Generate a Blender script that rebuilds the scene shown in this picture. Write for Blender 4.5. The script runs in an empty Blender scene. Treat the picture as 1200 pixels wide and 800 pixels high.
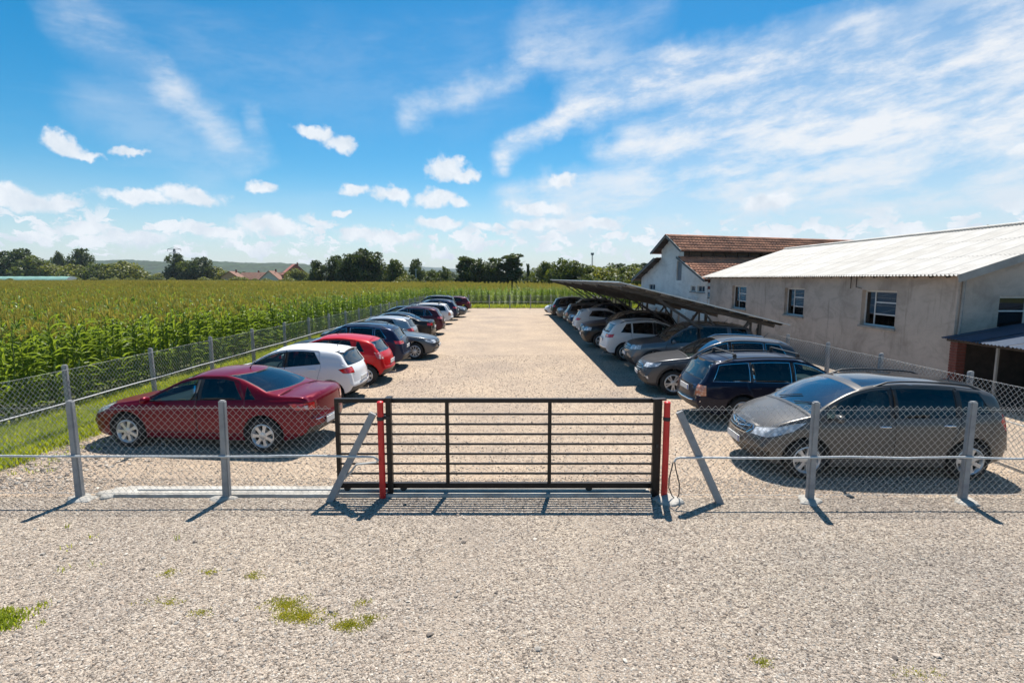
import bpy, bmesh, math, random
import numpy as np
from mathutils import Vector, Matrix
from mathutils.bvhtree import BVHTree

random.seed(7)
rng = np.random.default_rng(11)
SC = bpy.context.scene
COL = SC.collection
R = math.radians

# ------------------------------------------------------------------ camera
CAM_H = 3.2
cam = bpy.data.cameras.new('camera')
cam.lens = 620.0 / 1200.0 * 36.0
cam.sensor_width = 36.0
cam.clip_start = 0.05
cam.clip_end = 12000
co = bpy.data.objects.new('camera', cam)
COL.objects.link(co)
co.location = (0, 0, CAM_H)
co.rotation_euler = (R(90 - 6.806), 0, 0)
SC.camera = co

# ------------------------------------------------------------------ world, sun, exposure
SUN_EL, SUN_AZ = 63.0, 11.0            # azimuth clockwise from +Y (straight ahead)
SC.view_settings.view_transform = 'Standard'
SC.view_settings.look = 'None'
SC.view_settings.exposure = 0.66
SC.view_settings.gamma = 1.0
SC.view_settings.use_curve_mapping = False

sl = bpy.data.lights.new('sun', 'SUN')
sl.energy = 5.0
sl.angle = R(0.5)
sl.color = (1.0, 0.95, 0.87)
so = bpy.data.objects.new('sun', sl)
COL.objects.link(so)
sd = Vector((math.sin(R(SUN_AZ)) * math.cos(R(SUN_EL)), math.cos(R(SUN_AZ)) * math.cos(R(SUN_EL)), math.sin(R(SUN_EL))))
so.rotation_euler = sd.to_track_quat('Z', 'Y').to_euler()
so.location = (5, 10, 40)

world = bpy.data.worlds.new('World')
SC.world = world
world.use_nodes = True


class NT:
    """small node-tree writer"""
    def __init__(s, tree):
        s.t = tree

    def n(s, typ, **kw):
        nd = s.t.nodes.new(typ)
        for k, v in kw.items():
            setattr(nd, k, v)
        return nd

    def put(s, sock, v):
        if hasattr(v, 'is_output'):
            s.t.links.new(v, sock)
        else:
            sock.default_value = v

    def m(s, op, a, b=0.0, c=None, clamp=False):
        nd = s.n('ShaderNodeMath', operation=op, use_clamp=clamp)
        s.put(nd.inputs[0], a)
        s.put(nd.inputs[1], b)
        if c is not None:
            s.put(nd.inputs[2], c)
        return nd.outputs[0]

    def v(s, op, a, b=(0, 0, 0)):
        nd = s.n('ShaderNodeVectorMath', operation=op)
        s.put(nd.inputs[0], a)
        if op == 'SCALE':
            s.put(nd.inputs[3], b)
        else:
            s.put(nd.inputs[1], b)
        return nd.outputs['Value'] if op in ('LENGTH', 'DOT_PRODUCT', 'DISTANCE') else nd.outputs['Vector']

    def comb(s, x, y, z):
        nd = s.n('ShaderNodeCombineXYZ')
        for i, q in enumerate((x, y, z)):
            s.put(nd.inputs[i], q)
        return nd.outputs[0]

    def noise(s, vec, scale, detail=4, rough=0.55, dist=0.0, out='Fac'):
        nd = s.n('ShaderNodeTexNoise')
        s.put(nd.inputs['Vector'], vec)
        nd.inputs['Scale'].default_value = scale
        nd.inputs['Detail'].default_value = detail
        nd.inputs['Roughness'].default_value = rough
        nd.inputs['Distortion'].default_value = dist
        return nd.outputs[out]

    def voro(s, vec, scale, out='Color', feature='F1'):
        nd = s.n('ShaderNodeTexVoronoi', feature=feature)
        s.put(nd.inputs['Vector'], vec)
        nd.inputs['Scale'].default_value = scale
        return nd.outputs[out]

    def ramp(s, fac, stops, interp='LINEAR'):
        nd = s.n('ShaderNodeValToRGB')
        cr = nd.color_ramp
        cr.interpolation = interp
        while len(cr.elements) > len(stops):
            cr.elements.remove(cr.elements[-1])
        while len(cr.elements) < len(stops):
            cr.elements.new(0.5)
        for e, (p, c) in zip(cr.elements, stops):
            e.position = p
            e.color = (c[0], c[1], c[2], 1) if hasattr(c, '__len__') else (c, c, c, 1)
        s.put(nd.inputs[0], fac)
        return nd.outputs[0]

    def mixc(s, fac, a, b, blend='MIX'):
        nd = s.n('ShaderNodeMix', data_type='RGBA', blend_type=blend)
        s.put(nd.inputs[0], fac)
        for k, q in ((6, a), (7, b)):
            s.put(nd.inputs[k], (q[0], q[1], q[2], 1) if isinstance(q, (tuple, list)) else q)
        return nd.outputs[2]

    def sstep(s, x, a, b):
        nd = s.n('ShaderNodeMapRange', interpolation_type='SMOOTHSTEP')
        s.put(nd.inputs[0], x)
        nd.inputs[1].default_value = a
        nd.inputs[2].default_value = b
        nd.inputs[3].default_value = 0
        nd.inputs[4].default_value = 1
        return nd.outputs[0]


def sky_dir(px, py):
    """angle (azimuth, elevation) of a sky feature"""
    th = R(6.806)
    a, b = (px - 600) / 620.0, (400 - py) / 620.0
    y, z = math.cos(th) + b * math.sin(th), -math.sin(th) + b * math.cos(th)
    return math.atan2(a, y), math.atan2(z, math.hypot(a, y))


def build_world():
    t = NT(world.node_tree)
    world.node_tree.nodes.clear()
    sky = t.n('ShaderNodeTexSky', sky_type='NISHITA')
    sky.sun_disc = False
    sky.sun_elevation = R(SUN_EL)
    sky.sun_rotation = R(SUN_AZ)
    sky.altitude = 200
    sky.air_density = 1.0
    sky.dust_density = 0.5
    sky.ozone_density = 3.0
    hs = t.n('ShaderNodeHueSaturation')
    hs.inputs['Saturation'].default_value = 1.50
    hs.inputs['Value'].default_value = 1.0
    hs.inputs['Hue'].default_value = 0.487
    t.put(hs.inputs['Color'], sky.outputs[0])
    bg = t.n('ShaderNodeBackground')
    t.put(bg.inputs[0], hs.outputs[0])
    bg.inputs[1].default_value = 0.078
    tc = t.n('ShaderNodeTexCoord')
    sep = t.n('ShaderNodeSeparateXYZ')
    t.put(sep.inputs[0], tc.outputs['Generated'])
    x, y, z = sep.outputs
    az = t.m('ARCTAN2', x, y)
    el = t.m('ARCSINE', z)
    P = t.comb(az, el, 0.0)
    # warped copy for ragged cloud outlines
    wn = t.noise(P, 16.0, 6, 0.62, out='Color')
    wv = t.v('SCALE', t.v('SUBTRACT', wn, (0.5, 0.5, 0.5)), 0.055)
    PW = t.v('ADD', P, wv)
    puffs = [(76, 169, 20, 11), (96, 178, 16, 6), (153, 177, 17, 5), (372, 154, 26, 8), (400, 165, 22, 12), (160, 232, 34, 9), (222, 231, 36, 12),
             (10, 230, 38, 13), (72, 236, 24, 8), (307, 220, 18, 8), (415, 221, 22, 8), (460, 226, 26, 11), (524, 195, 28, 17),
             (545, 206, 22, 10), (510, 230, 28, 14), (535, 236, 20, 7), (402, 247, 10, 5), (372, 257, 18, 6), (104, 264, 32, 10), (165, 279, 38, 10),
             (228, 270, 24, 8), (266, 275, 34, 9), (320, 268, 44, 12), (420, 274, 34, 9), (470, 277, 28, 9), (515, 264, 36, 10), (560, 266, 18, 6), (585, 266, 12, 5),
             (660, 209, 20, 10), (898, 237, 30, 11), (630, 244, 44, 10), (655, 262, 64, 9), (700, 262, 44, 9), (1065, 270, 24, 10), (625, 262, 40, 7), (1195, 172, 14, 7)]
    best = None
    shade = None
    for (px, py, hw, hh) in puffs:
        a, e = sky_dir(px, py)
        d = t.v('MULTIPLY', t.v('SUBTRACT', PW, (a, e, 0)), (620.0 / hw, 620.0 / hh, 0))
        k = t.m('SUBTRACT', 1.02, t.v('LENGTH', d))
        best = k if best is None else t.m('MAXIMUM', best, k)
    cn = t.noise(P, 34.0, 5, 0.6)
    dens = t.m('ADD', best, t.m('MULTIPLY', t.m('SUBTRACT', cn, 0.5), 1.3))
    cumu = t.sstep(dens, 0.02, 0.55)
    # bank of small clouds low all round the horizon
    bn = t.noise(t.v('MULTIPLY', PW, (1.0, 2.3, 0)), 19.0, 6, 0.6)
    low = t.m('MULTIPLY', t.sstep(el, 0.012, 0.06), t.m('SUBTRACT', 1.0, t.sstep(el, 0.075, 0.12)))
    bank = t.sstep(t.m('ADD', bn, t.m('MULTIPLY', low, 0.14)), 0.615, 0.67)
    bank = t.m('MULTIPLY', bank, t.m('SUBTRACT', 1.0, t.sstep(el, 0.08, 0.125)))
    veil = t.m('MULTIPLY', t.m('SUBTRACT', 1.0, t.sstep(el, 0.0, 0.19)), 0.55)
    # cirrus
    ca = t.noise(t.comb(t.m('ADD', t.m('MULTIPLY', az, 2.6), t.m('MULTIPLY', el, 5.0)), t.m('SUBTRACT', t.m('MULTIPLY', el, 14.0), t.m('MULTIPLY', az, 2.5)), 0.3), 1.1, 8, 0.62, 0.6)
    ca = t.noise(t.comb(t.m('ADD', t.m('MULTIPLY', az, 2.4), t.m('MULTIPLY', el, 2.0)), t.m('SUBTRACT', t.m('MULTIPLY', el, 7.0), t.m('MULTIPLY', az, 1.3)), 1.7), 2.7, 10, 0.66, 0.12)
    wq = t.v('SCALE', t.v('SUBTRACT', t.noise(P, 4.5, 3, 0.5, out='Color'), (0.5, 0.5, 0.5)), 0.03)
    PC = t.v('ADD', PW, wq)
    cb = t.noise(t.comb(t.m('MULTIPLY', az, 2.0), t.m('MULTIPLY', el, 9.0), 7.0), 1.4, 8, 0.6, 0.5)
    wisps = [((88, 22), (200, 105), 24, .42), ((195, 98), (285, 185), 20, .55), ((120, 120), (235, 190), 30, .22), ((475, 138), (625, 72), 16, .55), ((588, 184), (690, 118), 15, 1.0), ((680, 122), (800, 84), 26, .95),
             ((640, 70), (790, 82), 22, .45), ((790, 88), (900, 66), 30, .8), ((880, 72), (1015, 28), 22, .85), ((1000, 80), (1215, 48), 26, .95), ((820, 108), (1215, 84), 34, .62),
             ((870, 128), (1220, 118), 26, .75), ((740, 160), (900, 128), 24, .6), ((800, 150), (1220, 142), 26, .95), ((700, 176), (1000, 168), 16, .75), ((980, 170), (1220, 172), 14, .8),
             ((640, 214), (900, 193), 16, .7), ((850, 200), (1230, 196), 22, .9), ((600, 238), (1230, 222), 26, .85), ((620, 262), (1300, 262), 34, .9),
             ((1200, 60), (1700, 160), 120, .8), ((780, 245), (1350, 235), 85, .75), ((940, 150), (1350, 150), 60, .5), ((296, 138), (312, 185), 12, .3), ((620, 50), (760, 18), 26, .25), ((250, 70), (560, 95), 60, .13), ((640, 20), (700, 70), 30, .2)]
    wsum = None
    for (p0, p1, wd, amp) in wisps:
        a = Vector((*sky_dir(*p0), 0))
        b = Vector((*sky_dir(*p1), 0))
        ab = b - a
        pa = t.v('SUBTRACT', PC, tuple(a))
        h = t.m('DIVIDE', t.v('DOT_PRODUCT', pa, tuple(ab)), ab.length_squared, clamp=True)
        hv = t.n('ShaderNodeVectorMath', operation='SCALE')
        hv.inputs[0].default_value = tuple(ab)
        t.put(hv.inputs[3], h)
        dd = t.v('LENGTH', t.v('SUBTRACT', pa, hv.outputs[0]))
        f = t.m('MULTIPLY', t.m('SUBTRACT', 1.0, t.sstep(dd, 0.0, wd * 1.35 / 620.0)), amp)
        wsum = f if wsum is None else t.m('SUBTRACT', 1.0, t.m('MULTIPLY', t.m('SUBTRACT', 1.0, wsum), t.m('SUBTRACT', 1.0, f)))
    streak = t.sstep(ca, 0.36, 0.66)
    gen = t.m('MULTIPLY', t.sstep(cb, 0.52, 0.80), t.m('ADD', t.m('MULTIPLY', t.sstep(el, 0.0, 0.1), 0.15), t.m('MULTIPLY', t.sstep(el, 0.50, 0.85), 0.62)))  # faint general cirrus; the unseen overhead part is added to whiten the fill light
    cirr = t.m('ADD', t.m('MULTIPLY', wsum, t.m('ADD', 0.34, t.m('MULTIPLY', streak, 0.72))), gen, clamp=True)
    soft = t.m('SUBTRACT', 1.0, t.m('MULTIPLY', t.m('SUBTRACT', 1.0, cirr), t.m('SUBTRACT', 1.0, veil)))
    hard = t.m('MAXIMUM', cumu, bank)
    alpha = t.m('SUBTRACT', 1.0, t.m('MULTIPLY', t.m('SUBTRACT', 1.0, t.m('MULTIPLY', hard, 0.97)), t.m('SUBTRACT', 1.0, t.m('MULTIPLY', soft, 0.95))), clamp=True)
    # cloud colour: bright crowns, slightly blue grey hearts
    sh = t.noise(t.v('ADD', PW, (0.0, 0.012, 0.0)), 22.0, 4, 0.6)
    ccol = t.ramp(sh, [(0.30, (0.66, 0.74, 0.83)), (0.58, (0.86, 0.90, 0.95))])
    soft_col = t.mixc(hard, t.mixc(t.sstep(el, 0.05, 0.22), (0.66, 0.76, 0.86), (0.86, 0.88, 0.91)), ccol)
    bg2 = t.n('ShaderNodeBackground')
    t.put(bg2.inputs[0], soft_col)
    bg2.inputs[1].default_value = 0.67
    mx = t.n('ShaderNodeMixShader')
    t.put(mx.inputs[0], alpha)
    t.put(mx.inputs[1], bg.outputs[0])
    t.put(mx.inputs[2], bg2.outputs[0])
    out = t.n('ShaderNodeOutputWorld')
    t.put(out.inputs[0], mx.outputs[0])


build_world()

# ------------------------------------------------------------------ materials
MATS = {}


def mat(name, color, rough=0.7, metal=0.0, var=0.0, vscale=3.0, bump=0.0, bscale=20.0, coat=0.0, spec=0.5, color2=None, space='Object', detail=5):
    if name in MATS:
        return MATS[name]
    mt = bpy.data.materials.new(name)
    mt.use_nodes = True
    t = NT(mt.node_tree)
    b = mt.node_tree.nodes['Principled BSDF']
    b.inputs['Roughness'].default_value = rough
    b.inputs['Metallic'].default_value = metal
    b.inputs['Coat Weight'].default_value = coat
    b.inputs['Coat Roughness'].default_value = 0.04
    b.inputs['Specular IOR Level'].default_value = spec
    b.inputs['Base Color'].default_value = (*color, 1)
    if var or bump or color2:
        tc = t.n('ShaderNodeTexCoord').outputs[space]
    if var or color2:
        nz = t.noise(tc, vscale, detail, 0.6)
        c2 = color2 or tuple(c * (1 - var) for c in color)
        c1 = color if color2 else tuple(min(1, c * (1 + var)) for c in color)
        t.put(b.inputs['Base Color'], t.ramp(nz, [(0.30, c2), (0.70, c1)]))
    if bump:
        bn = t.n('ShaderNodeBump')
        bn.inputs['Strength'].default_value = min(1.0, bump)
        bn.inputs['Distance'].default_value = 0.02
        t.put(bn.inputs['Height'], t.noise(tc, bscale, 6, 0.65))
        t.put(b.inputs['Normal'], bn.outputs[0])
    MATS[name] = mt
    return mt


def paint(name, color, metal=0.25, rough=0.32, dust=0.006):
    mt = bpy.data.materials.new(name)
    mt.use_nodes = True
    t = NT(mt.node_tree)
    b = mt.node_tree.nodes['Principled BSDF']
    b.inputs['Metallic'].default_value = metal
    b.inputs['Specular IOR Level'].default_value = 0.15
    b.inputs['Coat Weight'].default_value = 0.38
    b.inputs['Coat Roughness'].default_value = 0.03
    tc = t.n('ShaderNodeTexCoord').outputs['Object']
    sp = t.n('ShaderNodeSeparateXYZ')
    t.put(sp.inputs[0], tc)
    nz = t.noise(tc, 2.2, 6, 0.65)
    # road dust thickest near the sills
    low = t.m('SUBTRACT', 1.0, t.sstep(sp.outputs[2], 0.12, 0.50))
    f = t.m('MULTIPLY', t.m('ADD', t.m('MULTIPLY', low, 0.035), dust), t.sstep(nz, 0.30, 0.75), clamp=True)
    t.put(b.inputs['Base Color'], t.mixc(f, color, (0.34, 0.31, 0.27)))
    t.put(b.inputs['Roughness'], t.m('ADD', rough, t.m('MULTIPLY', f, 0.45)))
    MATS[name] = mt
    return mt


def glass_mat(name, tint, refl=1.0, base=0.04):
    mt = bpy.data.materials.new(name)
    mt.use_nodes = True
    nt = mt.node_tree
    nt.nodes.clear()
    t = NT(nt)
    lw = t.n('ShaderNodeLayerWeight')
    lw.inputs[0].default_value = 0.45
    tr = t.n('ShaderNodeBsdfTransparent')
    tr.inputs[0].default_value = (*tint, 1)
    gl = t.n('ShaderNodeBsdfGlossy')
    gl.inputs['Roughness'].default_value = 0.015
    gl.inputs[0].default_value = (0.92, 0.95, 0.98, 1)
    mx = t.n('ShaderNodeMixShader')
    t.put(mx.inputs[0], t.m('ADD', t.m('MULTIPLY', t.m('POWER', lw.outputs['Facing'], 2.6), 0.75 * refl), base, clamp=True))
    t.put(mx.inputs[1], tr.outputs[0])
    t.put(mx.inputs[2], gl.outputs[0])
    o = t.n('ShaderNodeOutputMaterial')
    t.put(o.inputs[0], mx.outputs[0])
    MATS[name] = mt
    return mt


def leaf_mat(name, c1, c2, trans=0.45, vscale=0.6, space='Object', rough=0.5, fine=None):
    mt = bpy.data.materials.new(name)
    mt.use_nodes = True
    nt = mt.node_tree
    nt.nodes.clear()
    t = NT(nt)
    tc = t.n('ShaderNodeTexCoord').outputs[space]
    nz = t.noise(tc, vscale, 4, 0.65)
    col = t.ramp(nz, [(0.32, c2), (0.68, c1)])
    df = t.n('ShaderNodeBsdfPrincipled')
    df.inputs['Roughness'].default_value = rough
    df.inputs['Specular IOR Level'].default_value = 0.35
    t.put(df.inputs['Base Color'], col)
    tl = t.n('ShaderNodeBsdfTranslucent')
    t.put(tl.inputs[0], t.mixc(1.0, col, (1.35, 1.25, 0.55), 'MULTIPLY'))
    mx = t.n('ShaderNodeMixShader')
    mx.inputs[0].default_value = trans
    t.put(mx.inputs[1], df.outputs[0])
    t.put(mx.inputs[2], tl.outputs[0])
    o = t.n('ShaderNodeOutputMaterial')
    t.put(o.inputs[0], mx.outputs[0])
    MATS[name] = mt
    return mt


def gravel_mat(name, tones, scale=38.0, big=0.0, grey=None, bump=0.9, tracks=None):
    """tones: dark to light stone colours"""
    mt = bpy.data.materials.new(name)
    mt.use_nodes = True
    t = NT(mt.node_tree)
    b = mt.node_tree.nodes['Principled BSDF']
    b.inputs['Roughness'].default_value = 0.9
    b.inputs['Specular IOR Level'].default_value = 0.2
    tc = t.n('ShaderNodeTexCoord').outputs['Object']
    wob = t.v('ADD', tc, t.v('SCALE', t.noise(tc, 60.0, 2, 0.5, out='Color'), 0.012))
    c1 = t.voro(wob, scale, 'Color')
    s1 = t.n('ShaderNodeSeparateColor')
    t.put(s1.inputs[0], c1)
    c2 = t.voro(wob, scale * 2.3, 'Color')
    s2 = t.n('ShaderNodeSeparateColor')
    t.put(s2.inputs[0], c2)
    f = t.m('ADD', t.m('MULTIPLY', s1.outputs[0], 0.6), t.m('MULTIPLY', s2.outputs[1], 0.4))
    stone = t.ramp(f, [(0.12, tones[0]), (0.40, tones[1]), (0.62, tones[2]), (0.92, tones[3])])
    if tracks:
        # two wheel tracks of finer, compacted grit running through the gate
        sx = t.n('ShaderNodeSeparateXYZ')
        t.put(sx.inputs[0], t.v('ADD', tc, t.v('SCALE', t.v('SUBTRACT', t.noise(tc, .35, 3, .5, out='Color'), (.5, .5, .5)), 1.1)))
        dx = t.m('ABSOLUTE', t.m('SUBTRACT', t.m('ABSOLUTE', t.m('SUBTRACT', sx.outputs[0], tracks)), .78))
        tf = t.m('MULTIPLY', t.m('SUBTRACT', 1.0, t.sstep(dx, .12, .55)), t.sstep(t.noise(tc, 2.2, 4, .6), .36, .60))
        stone = t.mixc(t.m('MULTIPLY', tf, .55), stone, tuple(.45 * a + .55 * b for a, b in zip(tones[1], tones[2])))
    # broad patches: damp, dusty and raked areas, wheel tracks
    pn = t.noise(tc, 0.45, 5, 0.6)
    patch = t.ramp(pn, [(0.30, (0.80, 0.80, 0.82)), (0.62, (1.06, 1.04, 1.0))])
    col = t.mixc(1.0, stone, patch, 'MULTIPLY')
    fn = t.noise(tc, 7.0, 5, 0.7)
    col = t.mixc(1.0, col, t.ramp(fn, [(0.3, (0.86, 0.86, 0.86)), (0.7, (1.1, 1.09, 1.07))]), 'MULTIPLY')
    if grey:
        # a worn patch of darker grey chippings
        q = t.v('MULTIPLY', t.v('SUBTRACT', tc, (grey[0], grey[1], 0)), (1 / grey[2], 1 / grey[3], 0))
        wq = t.v('ADD', q, t.v('SCALE', t.v('SUBTRACT', t.noise(tc, 1.2, 4, 0.6, out='Color'), (0.5, 0.5, 0.5)), 1.0))
        gf = t.m('SUBTRACT', 1.0, t.sstep(t.v('LENGTH', wq), 0.45, 1.25))
        col = t.mixc(t.m('MULTIPLY', gf, 0.55), col, t.mixc(1.0, col, (0.66, 0.70, 0.74), 'MULTIPLY'))
    t.put(b.inputs['Base Color'], col)
    d1 = t.voro(wob, scale, 'Distance')
    d2 = t.voro(wob, scale * 2.3, 'Distance')
    hgt = t.m('ADD', t.m('MULTIPLY', t.m('SUBTRACT', 1.0, d1), 1.0), t.m('MULTIPLY', t.m('SUBTRACT', 1.0, d2), 0.5))
    hgt = t.m('ADD', hgt, t.m('MULTIPLY', fn, 0.6))
    bn = t.n('ShaderNodeBump')
    bn.inputs['Strength'].default_value = bump
    bn.inputs['Distance'].default_value = 0.022
    t.put(bn.inputs['Height'], hgt)
    t.put(b.inputs['Normal'], bn.outputs[0])
    MATS[name] = mt
    return mt


# ------------------------------------------------------------------ mesh helpers
class MB:
    def __init__(s):
        s.v, s.f, s.mi = [], [], []

    def add(s, vs, fs, mi=0):
        o = len(s.v)
        s.v += [tuple(p) for p in vs]
        s.f += [tuple(i + o for i in f) for f in fs]
        s.mi += [mi] * len(fs)
        return s

    def quad(s, a, b, c, d, mi=0):
        return s.add([a, b, c, d], [(0, 1, 2, 3)], mi)

    def box(s, c, size, mi=0, rz=0.0, ry=0.0, rx=0.0, taper=1.0):
        hx, hy, hz = size[0] / 2, size[1] / 2, size[2] / 2
        vs = []
        M = Matrix.Rotation(rz, 3, 'Z') @ Matrix.Rotation(ry, 3, 'Y') @ Matrix.Rotation(rx, 3, 'X')
        for z in (-hz, hz):
            k = taper if z > 0 else 1.0
            for (x, y) in ((-hx, -hy), (hx, -hy), (hx, hy), (-hx, hy)):
                vs.append(M @ Vector((x * k, y * k, z)) + Vector(c))
        return s.add(vs, [(3, 2, 1, 0), (4, 5, 6, 7), (0, 1, 5, 4), (1, 2, 6, 5), (2, 3, 7, 6), (3, 0, 4, 7)], mi)

    def beam(s, p0, p1, w, h, mi=0, up=(0, 0, 1)):
        p0, p1 = Vector(p0), Vector(p1)
        d = (p1 - p0).normalized()
        u = Vector(up)
        if abs(d.dot(u)) > 0.98:
            u = Vector((0, 1, 0))
        sx = d.cross(u).normalized()
        uz = sx.cross(d).normalized()
        vs = []
        for p in (p0, p1):
            for (a, b) in ((-1, -1), (1, -1), (1, 1), (-1, 1)):
                vs.append(p + sx * a * w / 2 + uz * b * h / 2)
        return s.add(vs, [(3, 2, 1, 0), (4, 5, 6, 7), (0, 1, 5, 4), (1, 2, 6, 5), (2, 3, 7, 6), (3, 0, 4, 7)], mi)

    def tube(s, pts, r, n=8, mi=0, cap=True):
        pts = [Vector(p) for p in pts]
        rr = r if hasattr(r, '__len__') else [r] * len(pts)
        o = len(s.v)
        up = Vector((0, 0, 1))
        prev = None
        for i, p in enumerate(pts):
            d = (pts[min(i + 1, len(pts) - 1)] - pts[max(i - 1, 0)]).normalized()
            if prev is None:
                a = d.cross(up)
                if a.length < 0.05:
                    a = d.cross(Vector((1, 0, 0)))
                a.normalize()
            else:
                a = (prev - d * prev.dot(d)).normalized()
            prev = a
            b = d.cross(a)
            for k in range(n):
                t = 2 * math.pi * k / n
                s.v.append(tuple(p + (a * math.cos(t) + b * math.sin(t)) * rr[i]))
        for i in range(len(pts) - 1):
            for k in range(n):
                k2 = (k + 1) % n
                s.f.append((o + i * n + k, o + i * n + k2, o + (i + 1) * n + k2, o + (i + 1) * n + k))
                s.mi.append(mi)
        if cap:
            s.f.append(tuple(o + k for k in range(n))[::-1])
            s.f.append(tuple(o + (len(pts) - 1) * n + k for k in range(n)))
            s.mi += [mi, mi]
        return s

    def lathe(s, prof, n=24, mi=0, axis='Z', c=(0, 0, 0)):
        o = len(s.v)
        for (r, h) in prof:
            for k in range(n):
                t = 2 * math.pi * k / n
                if axis == 'Z':
                    p = (r * math.cos(t), r * math.sin(t), h)
                elif axis == 'Y':
                    p = (r * math.cos(t), h, r * math.sin(t))
                else:
                    p = (h, r * math.cos(t), r * math.sin(t))
                s.v.append((p[0] + c[0], p[1] + c[1], p[2] + c[2]))
        for i in range(len(prof) - 1):
            for k in range(n):
                k2 = (k + 1) % n
                s.f.append((o + i * n + k, o + i * n + k2, o + (i + 1) * n + k2, o + (i + 1) * n + k))
                s.mi.append(mi)
        return s

    def mesh(s, name, mats, smooth=False):
        me = bpy.data.meshes.new(name)
        me.from_pydata(s.v, [], s.f)
        for m_ in mats if isinstance(mats, (list, tuple)) else [mats]:
            me.materials.append(m_)
        me.polygons.foreach_set('material_index', s.mi)
        if smooth:
            me.polygons.foreach_set('use_smooth', [True] * len(me.polygons))
            me.set_sharp_from_angle(angle=R(smooth if smooth is not True else 40))
        me.update()
        return me

    def build(s, name, mats, parent=None, smooth=False, loc=None):
        return link(name, s.mesh(name, mats, smooth), parent, loc)


def link(name, me, parent=None, loc=None):
    o = bpy.data.objects.new(name, me)
    COL.objects.link(o)
    if parent is not None:
        o.parent = parent
    if loc is not None:
        o.location = loc
    return o


def empty(name, loc=(0, 0, 0), rz=0.0):
    o = bpy.data.objects.new(name, None)
    COL.objects.link(o)
    o.location = loc
    o.rotation_euler = (0, 0, rz)
    o.empty_display_size = 0.2
    return o


def tag(o, label=None, cat=None, group=None, kind=None):
    if label:
        o['label'] = label
    if cat:
        o['category'] = cat
    if group:
        o['group'] = group
    if kind:
        o['kind'] = kind
    return o


def np_mesh(name, V, F, mats, mi=None, smooth=False):
    """V (n,3), F (m,k) arrays -> mesh, fast"""
    me = bpy.data.meshes.new(name)
    V = np.asarray(V, dtype=np.float32)
    F = np.asarray(F, dtype=np.int32)
    m_, k = F.shape
    me.vertices.add(len(V))
    me.vertices.foreach_set('co', V.ravel())
    me.loops.add(m_ * k)
    me.loops.foreach_set('vertex_index', F.ravel())
    me.polygons.add(m_)
    me.polygons.foreach_set('loop_start', np.arange(0, m_ * k, k, dtype=np.int32))
    for q in mats:
        me.materials.append(q)
    if mi is not None:
        me.polygons.foreach_set('material_index', np.asarray(mi, dtype=np.int32))
    if smooth:
        me.polygons.foreach_set('use_smooth', np.ones(m_, dtype=bool))
    me.update(calc_edges=True)
    return me


def scatter(name, pts, rots, scales, idx, sources, kind='stuff'):
    """one object: the source meshes instanced on the points by geometry nodes"""
    me = bpy.data.meshes.new(name)
    pts = np.asarray(pts, dtype=np.float32)
    me.vertices.add(len(pts))
    me.vertices.foreach_set('co', pts.ravel())
    a = me.attributes.new('rot', 'FLOAT_VECTOR', 'POINT')
    a.data.foreach_set('vector', np.asarray(rots, dtype=np.float32).ravel())
    a = me.attributes.new('scl', 'FLOAT_VECTOR', 'POINT')
    a.data.foreach_set('vector', np.asarray(scales, dtype=np.float32).ravel())
    a = me.attributes.new('pick', 'INT', 'POINT')
    a.data.foreach_set('value', np.asarray(idx, dtype=np.int32))
    ob = link(name, me)
    tree = bpy.data.node_groups.new(name + '_nodes', 'GeometryNodeTree')
    tree.interface.new_socket('Geometry', in_out='INPUT', socket_type='NodeSocketGeometry')
    tree.interface.new_socket('Geometry', in_out='OUTPUT', socket_type='NodeSocketGeometry')
    N = tree.nodes
    gi, go = N.new('NodeGroupInput'), N.new('NodeGroupOutput')
    join = N.new('GeometryNodeJoinGeometry')

    def attr(nm, typ):
        q = N.new('GeometryNodeInputNamedAttribute')
        q.data_type = typ
        q.inputs[0].default_value = nm
        return q.outputs[0]
    for i, src in enumerate(sources):
        oi = N.new('GeometryNodeObjectInfo')
        oi.inputs[0].default_value = src
        oi.inputs[1].default_value = True
        inst = N.new('GeometryNodeInstanceOnPoints')
        cmp_ = N.new('FunctionNodeCompare')
        cmp_.data_type = 'INT'
        cmp_.operation = 'EQUAL'
        tree.links.new(attr('pick', 'INT'), cmp_.inputs[2])
        cmp_.inputs[3].default_value = i
        tree.links.new(gi.outputs[0], inst.inputs['Points'])
        tree.links.new(cmp_.outputs[0], inst.inputs['Selection'])
        tree.links.new(oi.outputs['Geometry'], inst.inputs['Instance'])
        er = N.new('FunctionNodeEulerToRotation')
        tree.links.new(attr('rot', 'FLOAT_VECTOR'), er.inputs[0])
        tree.links.new(er.outputs[0], inst.inputs['Rotation'])
        tree.links.new(attr('scl', 'FLOAT_VECTOR'), inst.inputs['Scale'])
        tree.links.new(inst.outputs[0], join.inputs[0])
    tree.links.new(join.outputs[0], go.inputs[0])
    md = ob.modifiers.new('scatter', 'NODES')
    md.node_group = tree
    if kind:
        ob['kind'] = kind
    return ob


def source(name, me):
    """a mesh datablock holder that is instanced only (not linked to the scene)"""
    return bpy.data.objects.new(name, me)

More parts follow.
